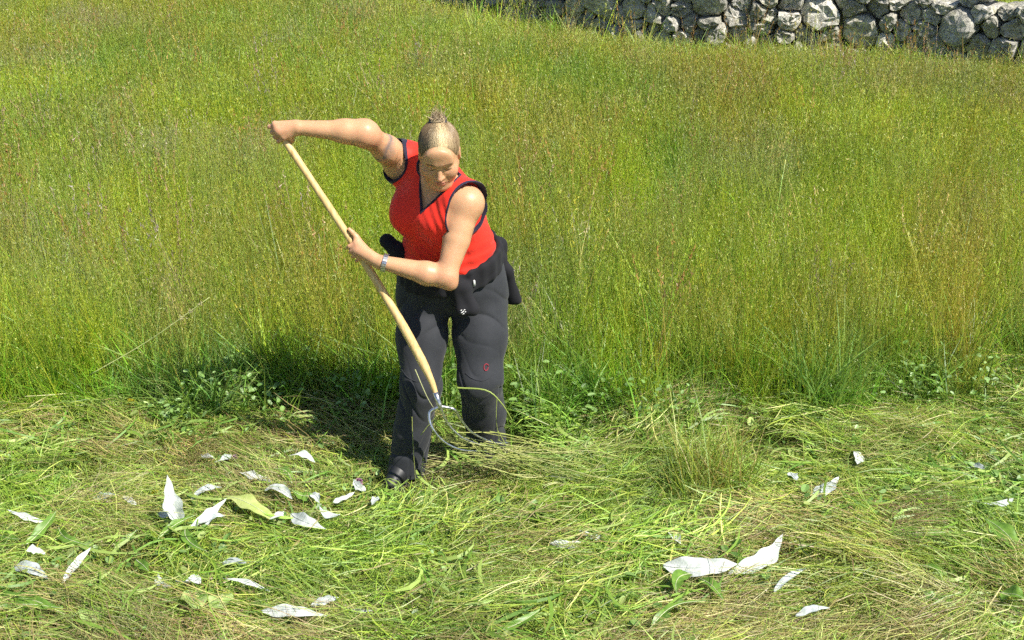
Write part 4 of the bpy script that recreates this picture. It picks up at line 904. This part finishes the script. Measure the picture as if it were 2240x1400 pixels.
def hay():
    cols = clump_collection('hay', hay_green + hay_straw + hay_brown + stubble + herbs + herb_edge, GRASS)
    # flow of the swath: strands mostly along the strip, fanning where the fork has passed
    def flow(x, y): p = np.stack([x, y], 1); return 1.5 * (fbm(p * 1.0, 61, 2) - .5) + .9 * (fbm(p * 2.6, 67, 2) - .5) + .35 * np.sin(x * 1.7 + 1)
    def ok(x, y, rf=.12): return (y < edge_y(x) + .12) & (np.hypot(x + .47, y - 4.36) > rf) & (np.hypot(x + .105, y - 4.60) > .12)
    # loose hay
    x, y = points(26, 2.3, 5.5, r, 1.0, .45); k = ok(x, y, .29); x, y = x[k], y[k]; n = len(x); p = np.stack([x, y], 1)
    br = fbm(p * A3(.9, 1.6, 0)[:2], 91, 3) + .30 * np.exp(-(((x + 1.35) / .55) ** 2 + ((y - 4.85) / .2) ** 2)) + .34 * np.exp(-(((x - .52) / .35) ** 2 + ((y - 4.98) / .16) ** 2)) + .22 * np.exp(-(((x - 1.1) / .6) ** 2 + ((y - 4.0) / .14) ** 2)) + .25 * np.exp(-(((x + .1) / .22) ** 2 + ((y - 4.42) / .14) ** 2))
    st = fbm(p * 1.6, 95, 3); idx = np.where(br > .615, 8 + r.integers(0, 3, n), np.where(st > .53, 4 + r.integers(0, 4, n), r.integers(0, 4, n)))
    z = gz(x, y) + hay_h(x, y) * r.uniform(.3, 1.0, n); rot = np.stack([r.normal(0, .16, n), r.normal(0, .16, n), flow(x, y) + r.normal(0, .25, n)], 1)
    s = r.uniform(.8, 1.15, n); tint = np.array([1.02, 1.06, .86]) * (1 + .10 * r.normal(size=(n, 1))) * (1 + .05 * r.normal(size=(n, 3)))
    scatter('hay', cols, np.stack([x, y, z], 1), rot, np.stack([s, s, s], 1), idx, tint, 'cut grass lying in loose swaths over the mown strip', 'hay')
    # stubble and low herbs
    x, y = points(30, 2.3, 5.4, r, 1.0, .45); k = ok(x, y); x, y = x[k], y[k]; n = len(x); s = r.uniform(.7, 1.2, n)
    scatter('stubble', cols, np.stack([x, y, gz(x, y) + hay_h(x, y) * .3], 1), np.stack([r.normal(0, .1, n), r.normal(0, .1, n), r.uniform(0, 6.28, n)], 1), np.stack([s, s, s], 1), 11 + r.integers(0, 4, n), np.ones((n, 3)) * (1 + .12 * r.normal(size=(n, 1))), 'short green stubble poking through the cut grass', 'grass')
    x, y = points(34, 2.3, 5.3, r, 1.0, .45); k = ok(x, y) & (fbm(np.stack([x, y], 1) * 1.2, 121) > .40); x, y = x[k], y[k]; n = len(x); s = r.uniform(.6, 1.3, n)
    scatter('clover', cols, np.stack([x, y, gz(x, y) + hay_h(x, y) * .7], 1), np.stack([r.normal(0, .15, n), r.normal(0, .15, n), r.uniform(0, 6.28, n)], 1), np.stack([s, s, s], 1), 15 + r.integers(0, 5, n), np.ones((n, 3)) * (1 + .12 * r.normal(size=(n, 1))), 'small clover and herb leaves scattered through the hay', 'clover')
    xx = r.uniform(-3.2, 3.2, 190); yy = edge_y(xx) + r.normal(.04, .08, 190); k = fbm(np.stack([xx, yy], 1) * 1.8, 131) > .45; xx, yy = xx[k], yy[k]; n = len(xx); s = r.uniform(.6, 1.15, n)
    scatter('weeds', cols, np.stack([xx, yy, gz(xx, yy)], 1), np.stack([r.normal(0, .15, n), r.normal(0, .15, n), r.uniform(0, 6.28, n)], 1), np.stack([s, s, s], 1), 20 + r.integers(0, 5, n), np.ones((n, 3)), 'leafy weeds at the foot of the standing grass', 'weeds')
hay()

# sparse grass beyond the wall and around its foot
def beyond():
    short = [ribbons(90, r, .22, .10, .24, .010, .3, .4, 3, (.36, .44, .05), .28)[:3] for i in range(3)]; col = clump_collection('short', short, GRASS)
    x, y = points(11, 11.5, 24, r, 2.0, .46); wy = wall_y(x); k = ((y > wy + .55) & (x > -1.5)) | ((y < wy - .02) & (y > wy - .75) & (r.random(len(x)) < .9)); x, y = x[k], y[k]; n = len(x); s = r.uniform(.7, 1.4, n)
    scatter('short_grass', col, np.stack([x, y, gz(x, y)], 1), np.stack([r.normal(0, .1, n), r.normal(0, .1, n), r.uniform(0, 6.28, n)], 1), np.stack([s, s, s], 1), r.integers(0, 3, n), np.array([1.0, .98, .9]) * (1 + .2 * r.normal(size=(n, 1))), 'short grass at the foot of and beyond the stone wall', 'grass')
beyond()

# ------------------------------------------------------------------ single leaves, stalks and flowers on the hay
def leaf_mat(name, c0, c1, trans, rough, bump=.5):
    m, nt, out = new_mat(name); tc = N(nt, 'ShaderNodeTexCoord'); nz = N(nt, 'ShaderNodeTexNoise', Scale=45.0, Detail=5.0); nt.links.new(tc.outputs['Object'], nz.inputs['Vector'])
    rp = ramp(nt, [(.35, c0), (.65, c1)]); nt.links.new(nz.outputs['Fac'], rp.inputs[0]); leafy(nt, out, rp.outputs[0], trans, rough, .03)
    b = next(n for n in nt.nodes if n.type == 'BSDF_DIFFUSE'); bp = N(nt, 'ShaderNodeBump', Strength=bump, Distance=.004); nt.links.new(nz.outputs['Fac'], bp.inputs['Height']); nt.links.new(bp.outputs[0], b.inputs['Normal']); return m
LM = {'w': leaf_mat('white_felted_leaf', (.50, .55, .50), (.74, .765, .74), .2, .75, .8), 'g': leaf_mat('grey_leaf', (.38, .43, .42), (.58, .63, .63), .18, .6), 'n': leaf_mat('green_leaf', (.13, .26, .04), (.22, .38, .06), .35, .4),
      'y': leaf_mat('yellowing_leaf', (.44, .54, .14), (.58, .64, .24), .35, .5), 'r': leaf_mat('round_leaf', (.30, .44, .13), (.42, .54, .18), .3, .5)}
RIB = leaf_mat('leaf_rib', (.42, .46, .26), (.55, .58, .36), .1, .5)
def leaf(a, b, w, kind, rz, label, seed):
    q = np.random.default_rng(seed); a = A3(*a); b = A3(*b); L = np.linalg.norm(b - a); d = (b - a) / L; up = nrm(A3(0, -.38, 1)); e2 = nrm(np.cross(up, d)); e3 = np.cross(d, e2); n, m = 25, 9
    ws = w * (.62 if w > .09 else .50); V = []; rib = []; ph = q.uniform(0, 6.28); lob = 0 if kind == 'r' else q.uniform(.06, .20); a = a + A3(0, 0, .004); as_ = q.uniform(.65, 1.1, 2); fold = q.uniform(-.05, .42); tw = q.normal(0, .3); bnd = q.normal(0, .12)
    if w > .09: fold, lob, tw = .10, .05, 0
    lift = rz if rz < .1 else .0; f1, f2 = q.uniform(4, 7), q.uniform(8, 13)
    for i in range(n):
        t = i / (n - 1); nzw = .75 + .25 * math.sin(t * f1 + ph) + .15 * math.sin(t * f2 + 2 * ph)
        if kind == 'r': wd = ws * math.sqrt(max(0, 1 - (2 * t - 1.0) ** 2)) * (1.0) + .0015; as_[:] = 1
        else: wd = ws * (math.sin(math.pi * min(1, t ** .8)) ** .9 * (.7 + .35 * nzw) + .06 * (1 - t))
        c = a + d * L * t + e3 * (.08 * L * math.sin(math.pi * t) + .05 * w * math.sin(t * f1 + ph) + .008) + A3(0, 0, 1) * lift * t * t + e2 * (bnd * L * math.sin(math.pi * t)); rib.append(c)
        ca, sa = math.cos(tw * t), math.sin(tw * t); g2 = e2 * ca + e3 * sa; g3 = e3 * ca - e2 * sa
        for j in range(m):
            s = 2 * j / (m - 1) - 1; ed = (1 + lob * math.sin(t * (f2 * 1.6 + 3 * (j > 4)) + ph * (1 + (j > 4))) * abs(s) ** 2) * as_[int(s > 0)]
            V.append(c + g2 * s * wd * ed + g3 * (abs(s) ** 1.3 * wd * fold + .26 * wd * math.sin(t * f2 * .8 + ph + s * 1.5) * abs(s) ** 1.5))
    Fq = [(i * m + j, i * m + j + 1, (i + 1) * m + j + 1, (i + 1) * m + j) for i in range(n - 1) for j in range(m - 1)]
    V = np.array(V); o = link('leaf', mesh_data('leaf', V - a, Fq, LM[kind]), None, a)
    grp = {'w': 'white leaves strewn on the hay', 'g': 'grey leaves strewn on the hay', 'n': 'green leaves strewn on the hay', 'y': None, 'r': 'round leaves low in the hay'}[kind]
    tag(o, label, 'leaf', grp)
    v, f = tube(np.array(rib) + e3 * .0008, np.linspace(.0022, .0007, n), 5); link('midrib', mesh_data('midrib', v - a, f, RIB if kind not in 'wg' else LM['w']), o)
LEAVES = [
    ((-1.26, 4.001, 0.123), (-1.308, 4.06, 0.305), 0.0843, 'w', 0.16, 'large upright white leaf standing highest in the left of the mown grass'),
    ((-1.264, 4.167, 0.11), (-1.149, 4.213, 0.106), 0.029, 'g', 0.03, 'narrow grey leaf pointing right from the tall upright white leaf'),
    ((-1.219, 3.945, 0.127), (-1.104, 4.091, 0.116), 0.0437, 'w', 0.05, 'curved white leaf slanting up right just below the tall upright white leaf'),
    ((-1.363, 4.061, 0.118), (-1.27, 4.027, 0.121), 0.0487, 'w', 0.02, 'short folded white leaf at the foot of the tall upright white leaf'),
    ((-1.166, 3.968, 0.126), (-1.095, 4.014, 0.122), 0.0359, 'g', 0.02, 'small pale leaf tucked under the curved slanting white leaf'),
    ((-0.967, 4.314, 0.098), (-1.109, 4.352, 0.095), 0.0425, 'w', 0.02, 'flat white leaf lying furthest left of the three below the woman'),
    ((-0.985, 4.238, 0.104), (-0.853, 4.122, 0.113), 0.0545, 'w', 0.03, 'white leaf lying between the yellow green leaf and the flat white one'),
    ((-0.851, 4.061, 0.118), (-0.692, 3.904, 0.131), 0.0568, 'w', 0.03, 'ragged white leaf pointing down right, beside the yellow green leaf'),
    ((-0.817, 4.466, 0.086), (-0.927, 4.49, 0.084), 0.0393, 'w', 0.02, 'white leaf nearest the standing grass, left of the dark shoe'),
    ((-1.654, 4.185, 0.108), (-1.557, 4.174, 0.109), 0.0415, 'g', 0.02, 'grey leaf lying alone left of the tall upright white leaf'),
    ((-1.787, 3.7, 0.147), (-1.627, 3.594, 0.155), 0.053, 'g', 0.02, 'blue grey leaf sloping down right near the left border'),
    ((-1.58, 3.588, 0.156), (-1.521, 3.744, 0.143), 0.0333, 'w', 0.05, 'slim white leaf tilted up right near the left border'),
    ((-1.256, 3.645, 0.151), (-1.186, 3.544, 0.159), 0.0299, 'w', 0.02, 'small white leaf, left one of a close pair low on the left'),
    ((-1.12, 3.645, 0.151), (-1.175, 3.566, 0.158), 0.0561, 'w', 0.03, 'curled white leaf, right one of a close pair low on the left'),
    ((-0.842, 3.544, 0.159), (-1.015, 3.594, 0.155), 0.0183, 'w', 0.02, 'thin white leaf like a blade above the longest low white leaf'),
    ((-0.853, 3.431, 0.168), (-0.618, 3.374, 0.173), 0.0501, 'w', 0.02, 'long white leaf flat on the hay at the bottom left of centre'),
    ((-0.689, 3.458, 0.166), (-0.594, 3.479, 0.165), 0.0288, 'g', 0.02, 'grey green leaf just above the long flat white leaf'),
    ((-1.044, 3.72, 0.145), (-0.949, 3.691, 0.148), 0.0342, 'g', 0.02, 'small grey leaf between the curled pair and the ragged white leaf'),
    ((-0.703, 4.143, 0.112), (-0.622, 4.192, 0.108), 0.033, 'w', 0.02, 'bent white leaf beside the pink clover head'),
    ((-0.794, 4.206, 0.107), (-0.75, 4.122, 0.113), 0.0375, 'w', 0.01, 'tiny white leaf tip below the bent white leaf'),
    ((-0.527, 4.185, 0.108), (-0.543, 4.088, 0.116), 0.0291, 'g', 0.02, 'tiny pale leaf right of the pink clover head'),
    ((0.265, 3.854, 0.135), (0.132, 3.823, 0.137), 0.0468, 'w', 0.02, 'lone white leaf in the middle of the hay right of the woman'),
    ((0.597, 3.942, 0.128), (0.619, 3.81, 0.138), 0.0516, 'w', 0.02, 'small pointed white leaf just above the largest white leaf'),
    ((0.544, 3.709, 0.146), (0.804, 3.668, 0.15), 0.0948, 'w', 0.03, 'largest white leaf with wavy edges, lying flat on the right'),
    ((0.77, 3.656, 0.15), (0.995, 3.841, 0.136), 0.06, 'w', 0.05, 'long smooth white leaf rising up right out of the largest leaf'),
    ((1.179, 4.192, 0.108), (1.313, 4.3, 0.099), 0.0666, 'g', 0.03, 'broad grey leaf on the hay right of the grass tuft'),
    ((1.44, 4.561, 0.078), (1.415, 4.412, 0.09), 0.0533, 'w', 0.02, 'small white leaf standing furthest back on the right'),
    ((1.972, 4.174, 0.109), (1.8, 4.122, 0.113), 0.029, 'g', 0.02, 'thin grey leaf near the right border'),
    ((0.956, 3.4, 0.171), (1.075, 3.421, 0.169), 0.032, 'g', 0.02, 'dull grey leaf low on the right, under the green blades'),
    ((1.14, 4.374, 0.093), (1.146, 4.292, 0.1), 0.0387, 'g', 0.01, 'small grey scrap of leaf between tuft and broad grey leaf'),
    ((1.898, 4.451, 0.087), (1.926, 4.367, 0.094), 0.0436, 'g', 0.02, 'pale green grey leaf furthest back near the right border'),
    ((-0.903, 4.014, 0.122), (-1.127, 4.15, 0.111), 0.0684, 'y', 0.03, 'yellow green crinkled leaf among the white leaves on the left'),
    ((-1.32, 3.872, 0.133), (-1.201, 4.001, 0.123), 0.0352, 'n', 0.03, 'green leaf stalk crossing below the curved slanting white leaf'),
    ((-1.233, 3.962, 0.126), (-1.106, 3.762, 0.142), 0.0398, 'n', 0.02, 'green blade running down right under the curved white leaf'),
    ((1.372, 3.885, 0.132), (1.619, 3.897, 0.131), 0.0667, 'n', 0.02, 'broad glossy green leaf with a pale rib, right of the largest white leaf'),
    ((1.866, 3.762, 0.142), (1.782, 3.955, 0.127), 0.0651, 'n', 0.04, 'dark green leaf cut by the right border'),
    ((0.635, 3.645, 0.151), (0.564, 3.49, 0.164), 0.0636, 'n', 0.03, 'soft green leaf hanging under the left end of the largest white leaf'),
    ((0.664, 3.622, 0.153), (0.724, 3.463, 0.166), 0.0522, 'n', 0.02, 'green leaf running down right under the largest white leaf'),
    ((-1.799, 3.835, 0.136), (-1.729, 3.994, 0.123), 0.0428, 'n', 0.05, 'green leaf pointing up right in the weeds at the left border'),
    ((-1.92, 3.907, 0.13), (-1.807, 3.829, 0.137), 0.0513, 'n', 0.03, 'green leaf cut by the left border'),
    ((-1.715, 3.962, 0.126), (-1.553, 3.804, 0.139), 0.0438, 'n', 0.02, 'green leaf arching down right in the weeds at the left border'),
    ((-1.755, 3.988, 0.124), (-1.926, 4.027, 0.121), 0.032, 'w', 0.04, 'white edged leaf on top of the weeds at the left border'),
    ((-1.418, 3.437, 0.168), (-1.387, 3.344, 0.175), 0.086, 'r', 0.01, 'round pale green heart shaped leaf at the lower left'),
    ((-1.099, 3.538, 0.16), (-1.08, 3.418, 0.17), 0.0879, 'r', 0.01, 'round yellow green leaf, left one of a lobed pair'),
    ((-1.004, 3.528, 0.161), (-0.999, 3.431, 0.168), 0.0804, 'r', 0.01, 'round yellow green leaf, right one of a lobed pair'),
    ((1.704, 3.538, 0.16), (1.758, 3.471, 0.165), 0.0806, 'n', 0.02, 'blunt dark green leaf in the lower right corner'),
    ((-0.291, 3.484, 0.164), (-0.294, 3.41, 0.17), 0.0616, 'r', 0.01, 'round pale leaf on the hay at the bottom centre'),
    ((-1.181, 4.529, 0.081), (-1.227, 4.431, 0.088), 0.0309, 'g', 0.02, 'small silver leaf up left of the mauve clover head'),
    ((-0.884, 4.292, 0.1), (-0.972, 4.374, 0.093), 0.0339, 'n', 0.02, 'green leaf lying beside the flat white leaf below the woman'),
    ((-0.778, 4.192, 0.108), (-0.871, 4.209, 0.106), 0.0416, 'n', 0.02, 'green leaf between the ragged white leaf and the tiny white tip'),
    ((-0.582, 4.227, 0.105), (-0.635, 4.292, 0.1), 0.0335, 'w', 0.02, 'white leaf tip under the pink clover head'),
    ((-1.36, 3.738, 0.144), (-1.28, 3.622, 0.153), 0.042, 'n', 0.03, 'green leaf just left of the close pair of white leaves'),
    ((-1.464, 3.813, 0.138), (-1.401, 3.891, 0.132), 0.0387, 'n', 0.03, 'green leaf above the slim tilted white leaf'),
    ((-1.722, 3.458, 0.166), (-1.521, 3.418, 0.17), 0.0468, 'n', 0.02, 'broad green blade along the left border near the bottom'),
    ((-1.5, 3.4, 0.171), (-1.716, 3.484, 0.164), 0.0356, 'n', 0.02, 'long green blade crossing above the heart shaped leaf'),
    ((0.359, 3.891, 0.132), (0.24, 3.917, 0.13), 0.0314, 'g', 0.02, 'thin grey leaf above the lone white leaf in the middle'),
    ((0.908, 3.538, 0.16), (1.042, 3.645, 0.151), 0.0366, 'g', 0.03, 'pale green leaf right of the long smooth white leaf'),
    ((1.518, 3.458, 0.166), (1.409, 3.511, 0.162), 0.054, 'n', 0.03, 'green leaf left of the blunt dark leaf in the lower right corner'),
    ((0.457, 3.329, 0.177), (0.654, 3.431, 0.168), 0.0385, 'n', 0.04, 'long green blade rising right at the bottom below the largest white leaf'),
    ((-0.061, 3.304, 0.179), (0.108, 3.405, 0.171), 0.0348, 'n', 0.04, 'long green blade at the bottom centre right'),
    ((1.451, 3.709, 0.146), (1.505, 3.566, 0.158), 0.0417, 'n', 0.02, 'narrow green leaf below the broad glossy leaf'),
    ((-1.306, 4.529, 0.081), (-1.223, 4.458, 0.086), 0.0309, 'w', 0.02, 'small white leaf behind the tall upright white leaf'),
    ((-0.884, 4.071, 0.117), (-0.923, 3.988, 0.124), 0.0325, 'w', 0.02, 'narrow white leaf under the yellow green leaf'),
    ((-0.661, 4.054, 0.119), (-0.745, 4.088, 0.116), 0.0284, 'g', 0.02, 'grey sliver right of the ragged white leaf'),
    ((-1.464, 4.122, 0.113), (-1.529, 4.164, 0.11), 0.0287, 'w', 0.02, 'white sliver just left of the tall upright white leaf'),
    ((-1.707, 3.783, 0.14), (-1.763, 3.753, 0.143), 0.0346, 'w', 0.03, 'white leaf under the weeds at the left border'),
    ((-0.56, 3.431, 0.168), (-0.464, 3.405, 0.171), 0.0251, 'g', 0.02, 'grey sliver right of the long flat white leaf'),
]

for i, q in enumerate(LEAVES): leaf(*q, seed=100 + i)

def stalk(pts, rad, label, c0, c1, group='loose stalks', head=None):
    p = spline(pts, 14); V, Fq = tube(p, np.linspace(rad, rad * .6, 14), 6); o = link('stalk', mesh_data('stalk', V - p[0], Fq, leaf_mat('stalk_skin', c0, c1, .1, .5)), None, p[0]); tag(o, label, 'stalk', group)
    if head:
        q = np.random.default_rng(3); Vh = []; Fh = []
        for i in range(60):
            t = q.uniform(.72, 1); c = p[int(t * 13)] + q.normal(0, .006, 3); k = len(Vh); v = nrm(q.normal(size=3)) * .012; u = nrm(q.normal(size=3)) * .003; Vh += [c - u, c + u, c + v]; Fh.append((k, k + 1, k + 2))
        link('seed_head', mesh_data('seed_head', np.array(Vh) - p[0], Fh, leaf_mat('seed_skin', (.42, .38, .20), (.5, .45, .25), .2, .6)), o)['kind'] = 'stuff'
stalk([(-1.90, 5.02, .20), (-1.62, 5.05, .36), (-1.34, 5.10, .55)], .0030, 'long pale stalk leaning across the edge of the standing grass', (.36, .42, .14), (.46, .50, .20), head=True)
stalk([(1.525, 3.323, .15), (1.63, 3.46, .165), (1.735, 3.60, .165)], .0042, 'thick straw stalk in the lower right corner', (.50, .44, .22), (.62, .56, .30))
stalk([(-.481, 3.564, .14), (-.43, 3.48, .155), (-.384, 3.397, .15)], .0042, 'short pale stalk left of the small orange bloom', (.52, .52, .24), (.66, .64, .34))
stalk([(.95, 3.615, .135), (1.0, 3.605, .142), (1.056, 3.60, .14)], .0050, 'stubby cream stalk lying below the largest white leaf', (.60, .60, .30), (.72, .70, .40))
stalk([(1.93, 3.72, .14), (1.80, 3.66, .16), (1.66, 3.60, .14)], .0034, 'bent straw near the right border above the thick stalk', (.55, .50, .25), (.66, .60, .32))

def flower(p, rad, c, label, catg='flower', n=26, stem=True):
    p = A3(*p); q = np.random.default_rng(int(abs(p[0]) * 1000)); o = empty('flower', p - A3(0, 0, .03)); tag(o, label, catg); V = []; Fq = []
    for i in range(n * 3):
        d = nrm(q.normal(size=3) + A3(0, 0, .6)); t = nrm(np.cross(d, q.normal(size=3))); k = len(V); b0 = d * rad * .2; V += [b0 - t * rad * .10, b0 + t * rad * .10, d * rad + t * rad * .12, d * rad - t * rad * .12]; Fq.append((k, k + 1, k + 2, k + 3))
    link('petals', mesh_data('petals', np.array(V) + A3(0, 0, .03), Fq, leaf_mat('petal', tuple(x * .8 for x in c), c, .3, .5), False), o)
    if stem: v, f = tube(spline([(0.03, .02, -.02), (.01, .005, .01), (0, 0, .03)], 6), .0016, 5); link('stem', mesh_data('stem', v, f, LM['n']), o)
flower((-1.161, 4.516, .085), .016, (.55, .32, .50), 'mauve clover head left of the woman, furthest back in the hay')
flower((-.619, 4.306, .105), .019, (.46, .24, .36), 'pink clover head beside the bent white leaf')
flower((1.081, 3.962, .120), .011, (.50, .42, .62), 'tiny lavender bloom above the end of the longest right leaf')
flower((-1.728, 5.00, .070), .019, (.75, .62, .05), 'yellow bloom at the foot of the standing grass on the left')
flower((-1.426, 4.244, .095), .016, (.66, .60, .06), 'small yellow bloom left of the tall upright white leaf')
flower((-.432, 3.649, .145), .017, (.70, .58, .05), 'yellow bloom in the hay at the lower centre')
flower((-.233, 3.412, .165), .016, (.62, .30, .05), 'orange bloom at the bottom centre')
for p, d, lab in (((-.348, 4.111, .105), (1, -.3, -.1), 'brown seed bud lying just below the woman'), ((-.150, 3.356, .165), (.6, -.8, .2), 'mauve brown bud at the bottom centre')):
    p = A3(*p); d = nrm(d); V, Fq = tube([p - d * .02, p - d * .012, p, p + d * .014, p + d * .022], np.array([.002, .008, .0095, .007, .001]), 8); tag(link('seed_bud', mesh_data('seed_bud', V - p, Fq, leaf_mat('bud_skin', (.20, .13, .09), (.30, .21, .17), .05, .7)), None, p), lab, 'seed bud', 'buds in the hay')

def tuft(name, label, c, n, rad, h0, h1, w, lean, bend, palette, catg='grass tuft', dirn=None):
    q = np.random.default_rng(int(abs(c[0]) * 777)); V, T, C, info = ribbons(n, q, rad, h0, h1, w, lean, bend, 5, (1, 1, 1), .2); pal = np.array(palette); C = np.repeat(pal[q.integers(0, len(pal), n)] * q.uniform(.8, 1.2, (n, 1)), 11, 0)
    if dirn is not None: V = V + (V[:, 2:3] ** 1.3) * np.array(dirn)
    m, nt, out = new_mat(name + '_blade'); vc = N(nt, 'ShaderNodeAttribute', attribute_name='Col'); leafy(nt, out, vc.outputs['Color'], .4, .5)
    o = link(name, mesh_data(name, V, T, m, False, C), None, (c[0], c[1], float(gz(c[0], c[1])) + c[2])); tag(o, label, catg); return o
tuft('grass_tuft', 'tuft of uncut reddish green grass left standing on the mown strip', (.790, 4.28, .0), 620, .16, .12, .42, .0038, .26, .35, [(.26, .36, .035), (.36, .42, .05), (.36, .28, .06), (.18, .30, .03), (.40, .40, .10), (.22, .36, .04)], dirn=(.10, .25, 0))
tuft('sedge_tuft', 'fan of broad blue green sedge blades at the front of the standing grass', (1.40, 5.04, .0), 190, .12, .26, .62, .0072, .24, .38, [(.20, .37, .07), (.28, .44, .08), (.16, .30, .05), (.32, .44, .06)])

def wisp():
    q = np.random.default_rng(8); parts = []; cols = []
    def add(pts, rad, c): v, f = tube(spline(pts, 14), np.linspace(rad, rad * .45, 14), 4, False); parts.append((v, f)); cols.append(np.tile(np.array(c) * q.uniform(.75, 1.2), (len(v), 1)))
    for i in range(64):
        a = A3(-.22 + q.uniform(-.03, .20), 4.33 + q.normal(0, .04), .30 - q.uniform(0, .10)); e = A3(q.uniform(.05, .66), 4.42 + q.normal(0, .10), .05 + q.uniform(0, .04)); m1 = a * .6 + e * .4 + A3(0, -.01, q.uniform(-.05, .05)); m2 = a * .25 + e * .75 + A3(0, 0, q.uniform(-.02, .05))
        add([a, m1, m2, e], q.uniform(.0011, .0021), [(.36, .42, .08), (.52, .52, .20), (.44, .46, .12), (.28, .36, .06)][q.integers(4)])
    for pts, rad, c in (([(-.376, 4.34, .608), (-.33, 4.31, .50), (-.29, 4.30, .43)], .0028, (.60, .62, .30)), ([(-.214, 4.35, .52), (-.10, 4.33, .52), (-.04, 4.33, .46), (.0, 4.34, .38)], .0042, (.36, .46, .10)),
                        ([(-.36, 4.29, .34), (-.30, 4.29, .42), (-.24, 4.29, .46)], .0020, (.40, .46, .12)), ([(-.395, 4.33, .40), (-.393, 4.31, .25), (-.385, 4.28, .08)], .0016, (.40, .44, .12)), ([(-.06, 4.36, .47), (-.062, 4.36, .36), (-.05, 4.37, .26)], .0016, (.34, .40, .10))): add(pts, rad, c)
    V, Fq = join(parts); m, nt, out = new_mat('wisp_blade'); vc = N(nt, 'ShaderNodeAttribute', attribute_name='Col'); leafy(nt, out, vc.outputs['Color'], .3, .5); o = A3(0, 4.4, .06)
    tag(link('hay_wisp', mesh_data('hay_wisp', V - o, np.array(Fq), m, True, np.concatenate(cols)), None, o), 'wisp of cut grass trailing off the fork tines', 'hay', None, 'stuff')
wisp()
person(); hay_fork()
